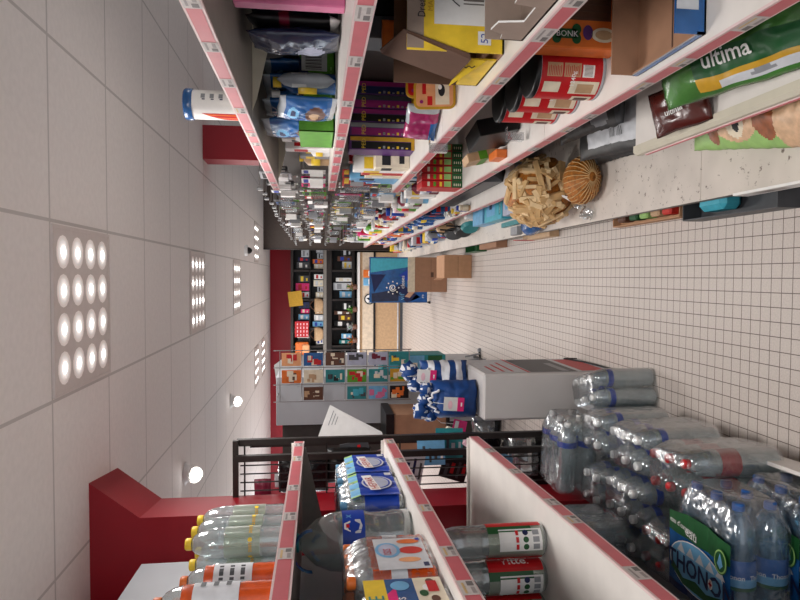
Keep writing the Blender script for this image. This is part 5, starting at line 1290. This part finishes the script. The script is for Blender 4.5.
for z0, hh, lo, pal, wh in ((1.731, .26, 1, ('black', 'skyblue', 'palegrey', 'navy', 'darkgrey', 'hotpink', 'white'), 'on the upper shelf of the back wall'), (1.461, .22, 1, ('white', 'palegrey', 'silver', 'tan', 'orange', 'creamy', 'skyblue', 'black'), 'on the middle shelf of the back wall'),
                            (.911, .36, 1, ('cyan', 'palegrey', 'teal', 'white', 'peach', 'skyblue', 'brown', 'black'), 'on the lower shelf of the back wall')):
    for (xa, xb) in ((-1.88, -1.39), (-1.33, -1.05), (-.99, -.49), (-.43, .07), (.13, .57)):
        x = xa + .01
        while x < xb - .09:
            w_ = r.uniform(.07, .15)
            if x + w_ > xb: break
            small('box', x, 12.36 + r.uniform(0, .05), z0, w_, .12, hh * r.uniform(.5, 1), r.choice(pal), wh, 'gift boxes ' + wh, int(x * 100) + int(z0 * 10)); x += w_ + r.uniform(.005, .03)
for k, (x, z, w_, h, lb) in enumerate(((-.56, 1.462, .26, .20, 'tan wicker basket bag on the middle shelf of the back wall'), (-1.12, 1.462, .30, .22, 'second wicker bag further along the back shelf'))):
    b = MB(); b.lathe([(.08, 0), (.12, .03), (.14, .12), (.125, .17), (.12, .165), (.10, .03)], 'tan', 20, T(x, 12.40 - .0, z)); 
    b.v = [V((p.x, (p.y - 12.4) * .35 + 12.315, p.z)) for p in b.v]
    b.tube([(x - .1 + .2 * i / 10, 12.31, z + .16 + .09 * math.sin(PI * i / 10)) for i in range(11)], .008, 'brown', 5)
    solo('wicker_bag', lb, 'basket', b)
b = MB(); b.box(-.19, .19, 0, .01, 0, .26, 'mustard'); b.text('INFO', (-.1, -.002, .1), (1, 0, 0), (0, 0, 1), .08, 'tan') if False else None
solo('notice_board', 'ochre notice card hanging high before the back wall shelves', 'sign', b, M=T(-.42, 12.262, 1.86, 0, -.12, 0) @ Matrix.Diagonal((.75, 1, 1, 1)))
b = MB(); b.box(-.15, .15, 0, .01, 0, .26, 'red')
for k in range(16): b.rect((-.13 + .07 * (k % 4), -.002, .02 + .06 * (k // 4)), (1, 0, 0), (0, 0, 1), .04, .02, 'palepink')
solo('notice_board', 'red patterned card on the back wall shelves', 'sign', b, M=T(-1.02, 12.24, 1.74))
b = MB(); b.bev(-1.50, -1.26, 12.17, 12.28, 1.74, 1.99, 'orange', .02); b.bev(-1.46, -1.3, 12.12, 12.17, 1.72, 1.86, 'peach', .02); solo('gift_bag', 'orange gift bag hanging by the back wall shelves', 'bag', b)

def counter():
    t = thing('checkout_counter', 'beige checkout counter with white top edge across the end of the aisle', 'counter', (-.6, 11.8, 0))
    b = MB(); b.box(-3.2, .44, 11.72, 11.98, .0, .80, 'tan'); b.build('front_panel', t)
    b = MB(); b.box(-3.2, .44, 11.68, 12.02, .801, .83, 'white'); b.build('top', t)
    for z, h, mt in ((.55, .20, 'beige'), (.0, .05, 'darkgrey'), (.51, .035, 'black')):
        b = MB(); b.box(-3.2, .44, 11.70, 11.719, z, z + h, mt); b.build('trim_band', t)
    b = MB(); b.box(-3.2, .44, 11.695, 11.719, .08, .10, 'palegrey'); b.build('kick_rail', t)
counter()
def plant(x, lb, c, y=11.9, s=1):
    t = thing('potted_plant' if c == 'green' else 'flower_pot', lb, 'plant', (x, y, .831)); b = MB(); b.lathe([(.045, 0), (.06, .09), (.055, .09), (.05, .08)], 'brown', 14, T(x, y, .831)); b.build('pot', t)
    b = MB()
    for k in range(30):
        a, l_, up = r.uniform(0, 2 * PI), r.uniform(.06, .13), r.uniform(.02, .14); c0 = V((x, y, .90)); d = V((math.cos(a), math.sin(a) * .7, 0)); tip = c0 + d * l_ + V((0, 0, up)); m_ = c0 + d * l_ * .5 + V((0, 0, up * .9)); sd = V((-d.y, d.x, 0)) * .02
        b.add([c0, m_ - sd, tip, m_ + sd], [(0, 1, 2, 3)], c if r.random() < .7 else ('darkgreen' if c == 'green' else 'green'))
    b.build('leaves', t)
plant(-.62, 'leafy green potted plant on the checkout counter', 'green'); plant(-.95, 'white flowering pot on the checkout counter', 'palegrey'); plant(-1.2, 'orange red flowering pot on the checkout counter', 'orange'); plant(-.2, 'pink tan dried flower pot on the counter close to the partition', 'tan')
for k, (x, c, lb) in enumerate(((.05, 'orange', 'orange and white toy box hanging on the counter front'), (-.10, 'skyblue', 'light blue toy box hanging on the counter front'))):
    b = MB(); b.bev(x - .07, x + .07, 11.60, 11.66, .56, .74, c, .01); b.rect((x - .05, 11.599, .6), (1, 0, 0), (0, 0, 1), .1, .05, 'white'); solo('toy_box', lb, 'box', b)
b = MB(); n = 28; b.disc((0, -.004, 0), (1, 0, 0), (0, 0, 1), .10, .10, 'black', n); b.disc((0, -.006, 0), (1, 0, 0), (0, 0, 1), .078, .078, 'white', n); b.poly([(-.02, -.008, -.06), (.03, -.008, -.02), (.02, -.008, .06), (-.02, -.008, .02)], 'black'); b.disc((0, .004, 0), (-1, 0, 0), (0, 0, 1), .1, .1, 'grey', n)
b.lathe([(.1, -.004), (.1, .004)], 'black', n, Matrix.Rotation(PI / 2, 4, 'X'), cap=False)
solo('round_sign', 'round white sign with black ring on the counter front', 'sign', b, M=T(-.42, 11.685, .62))
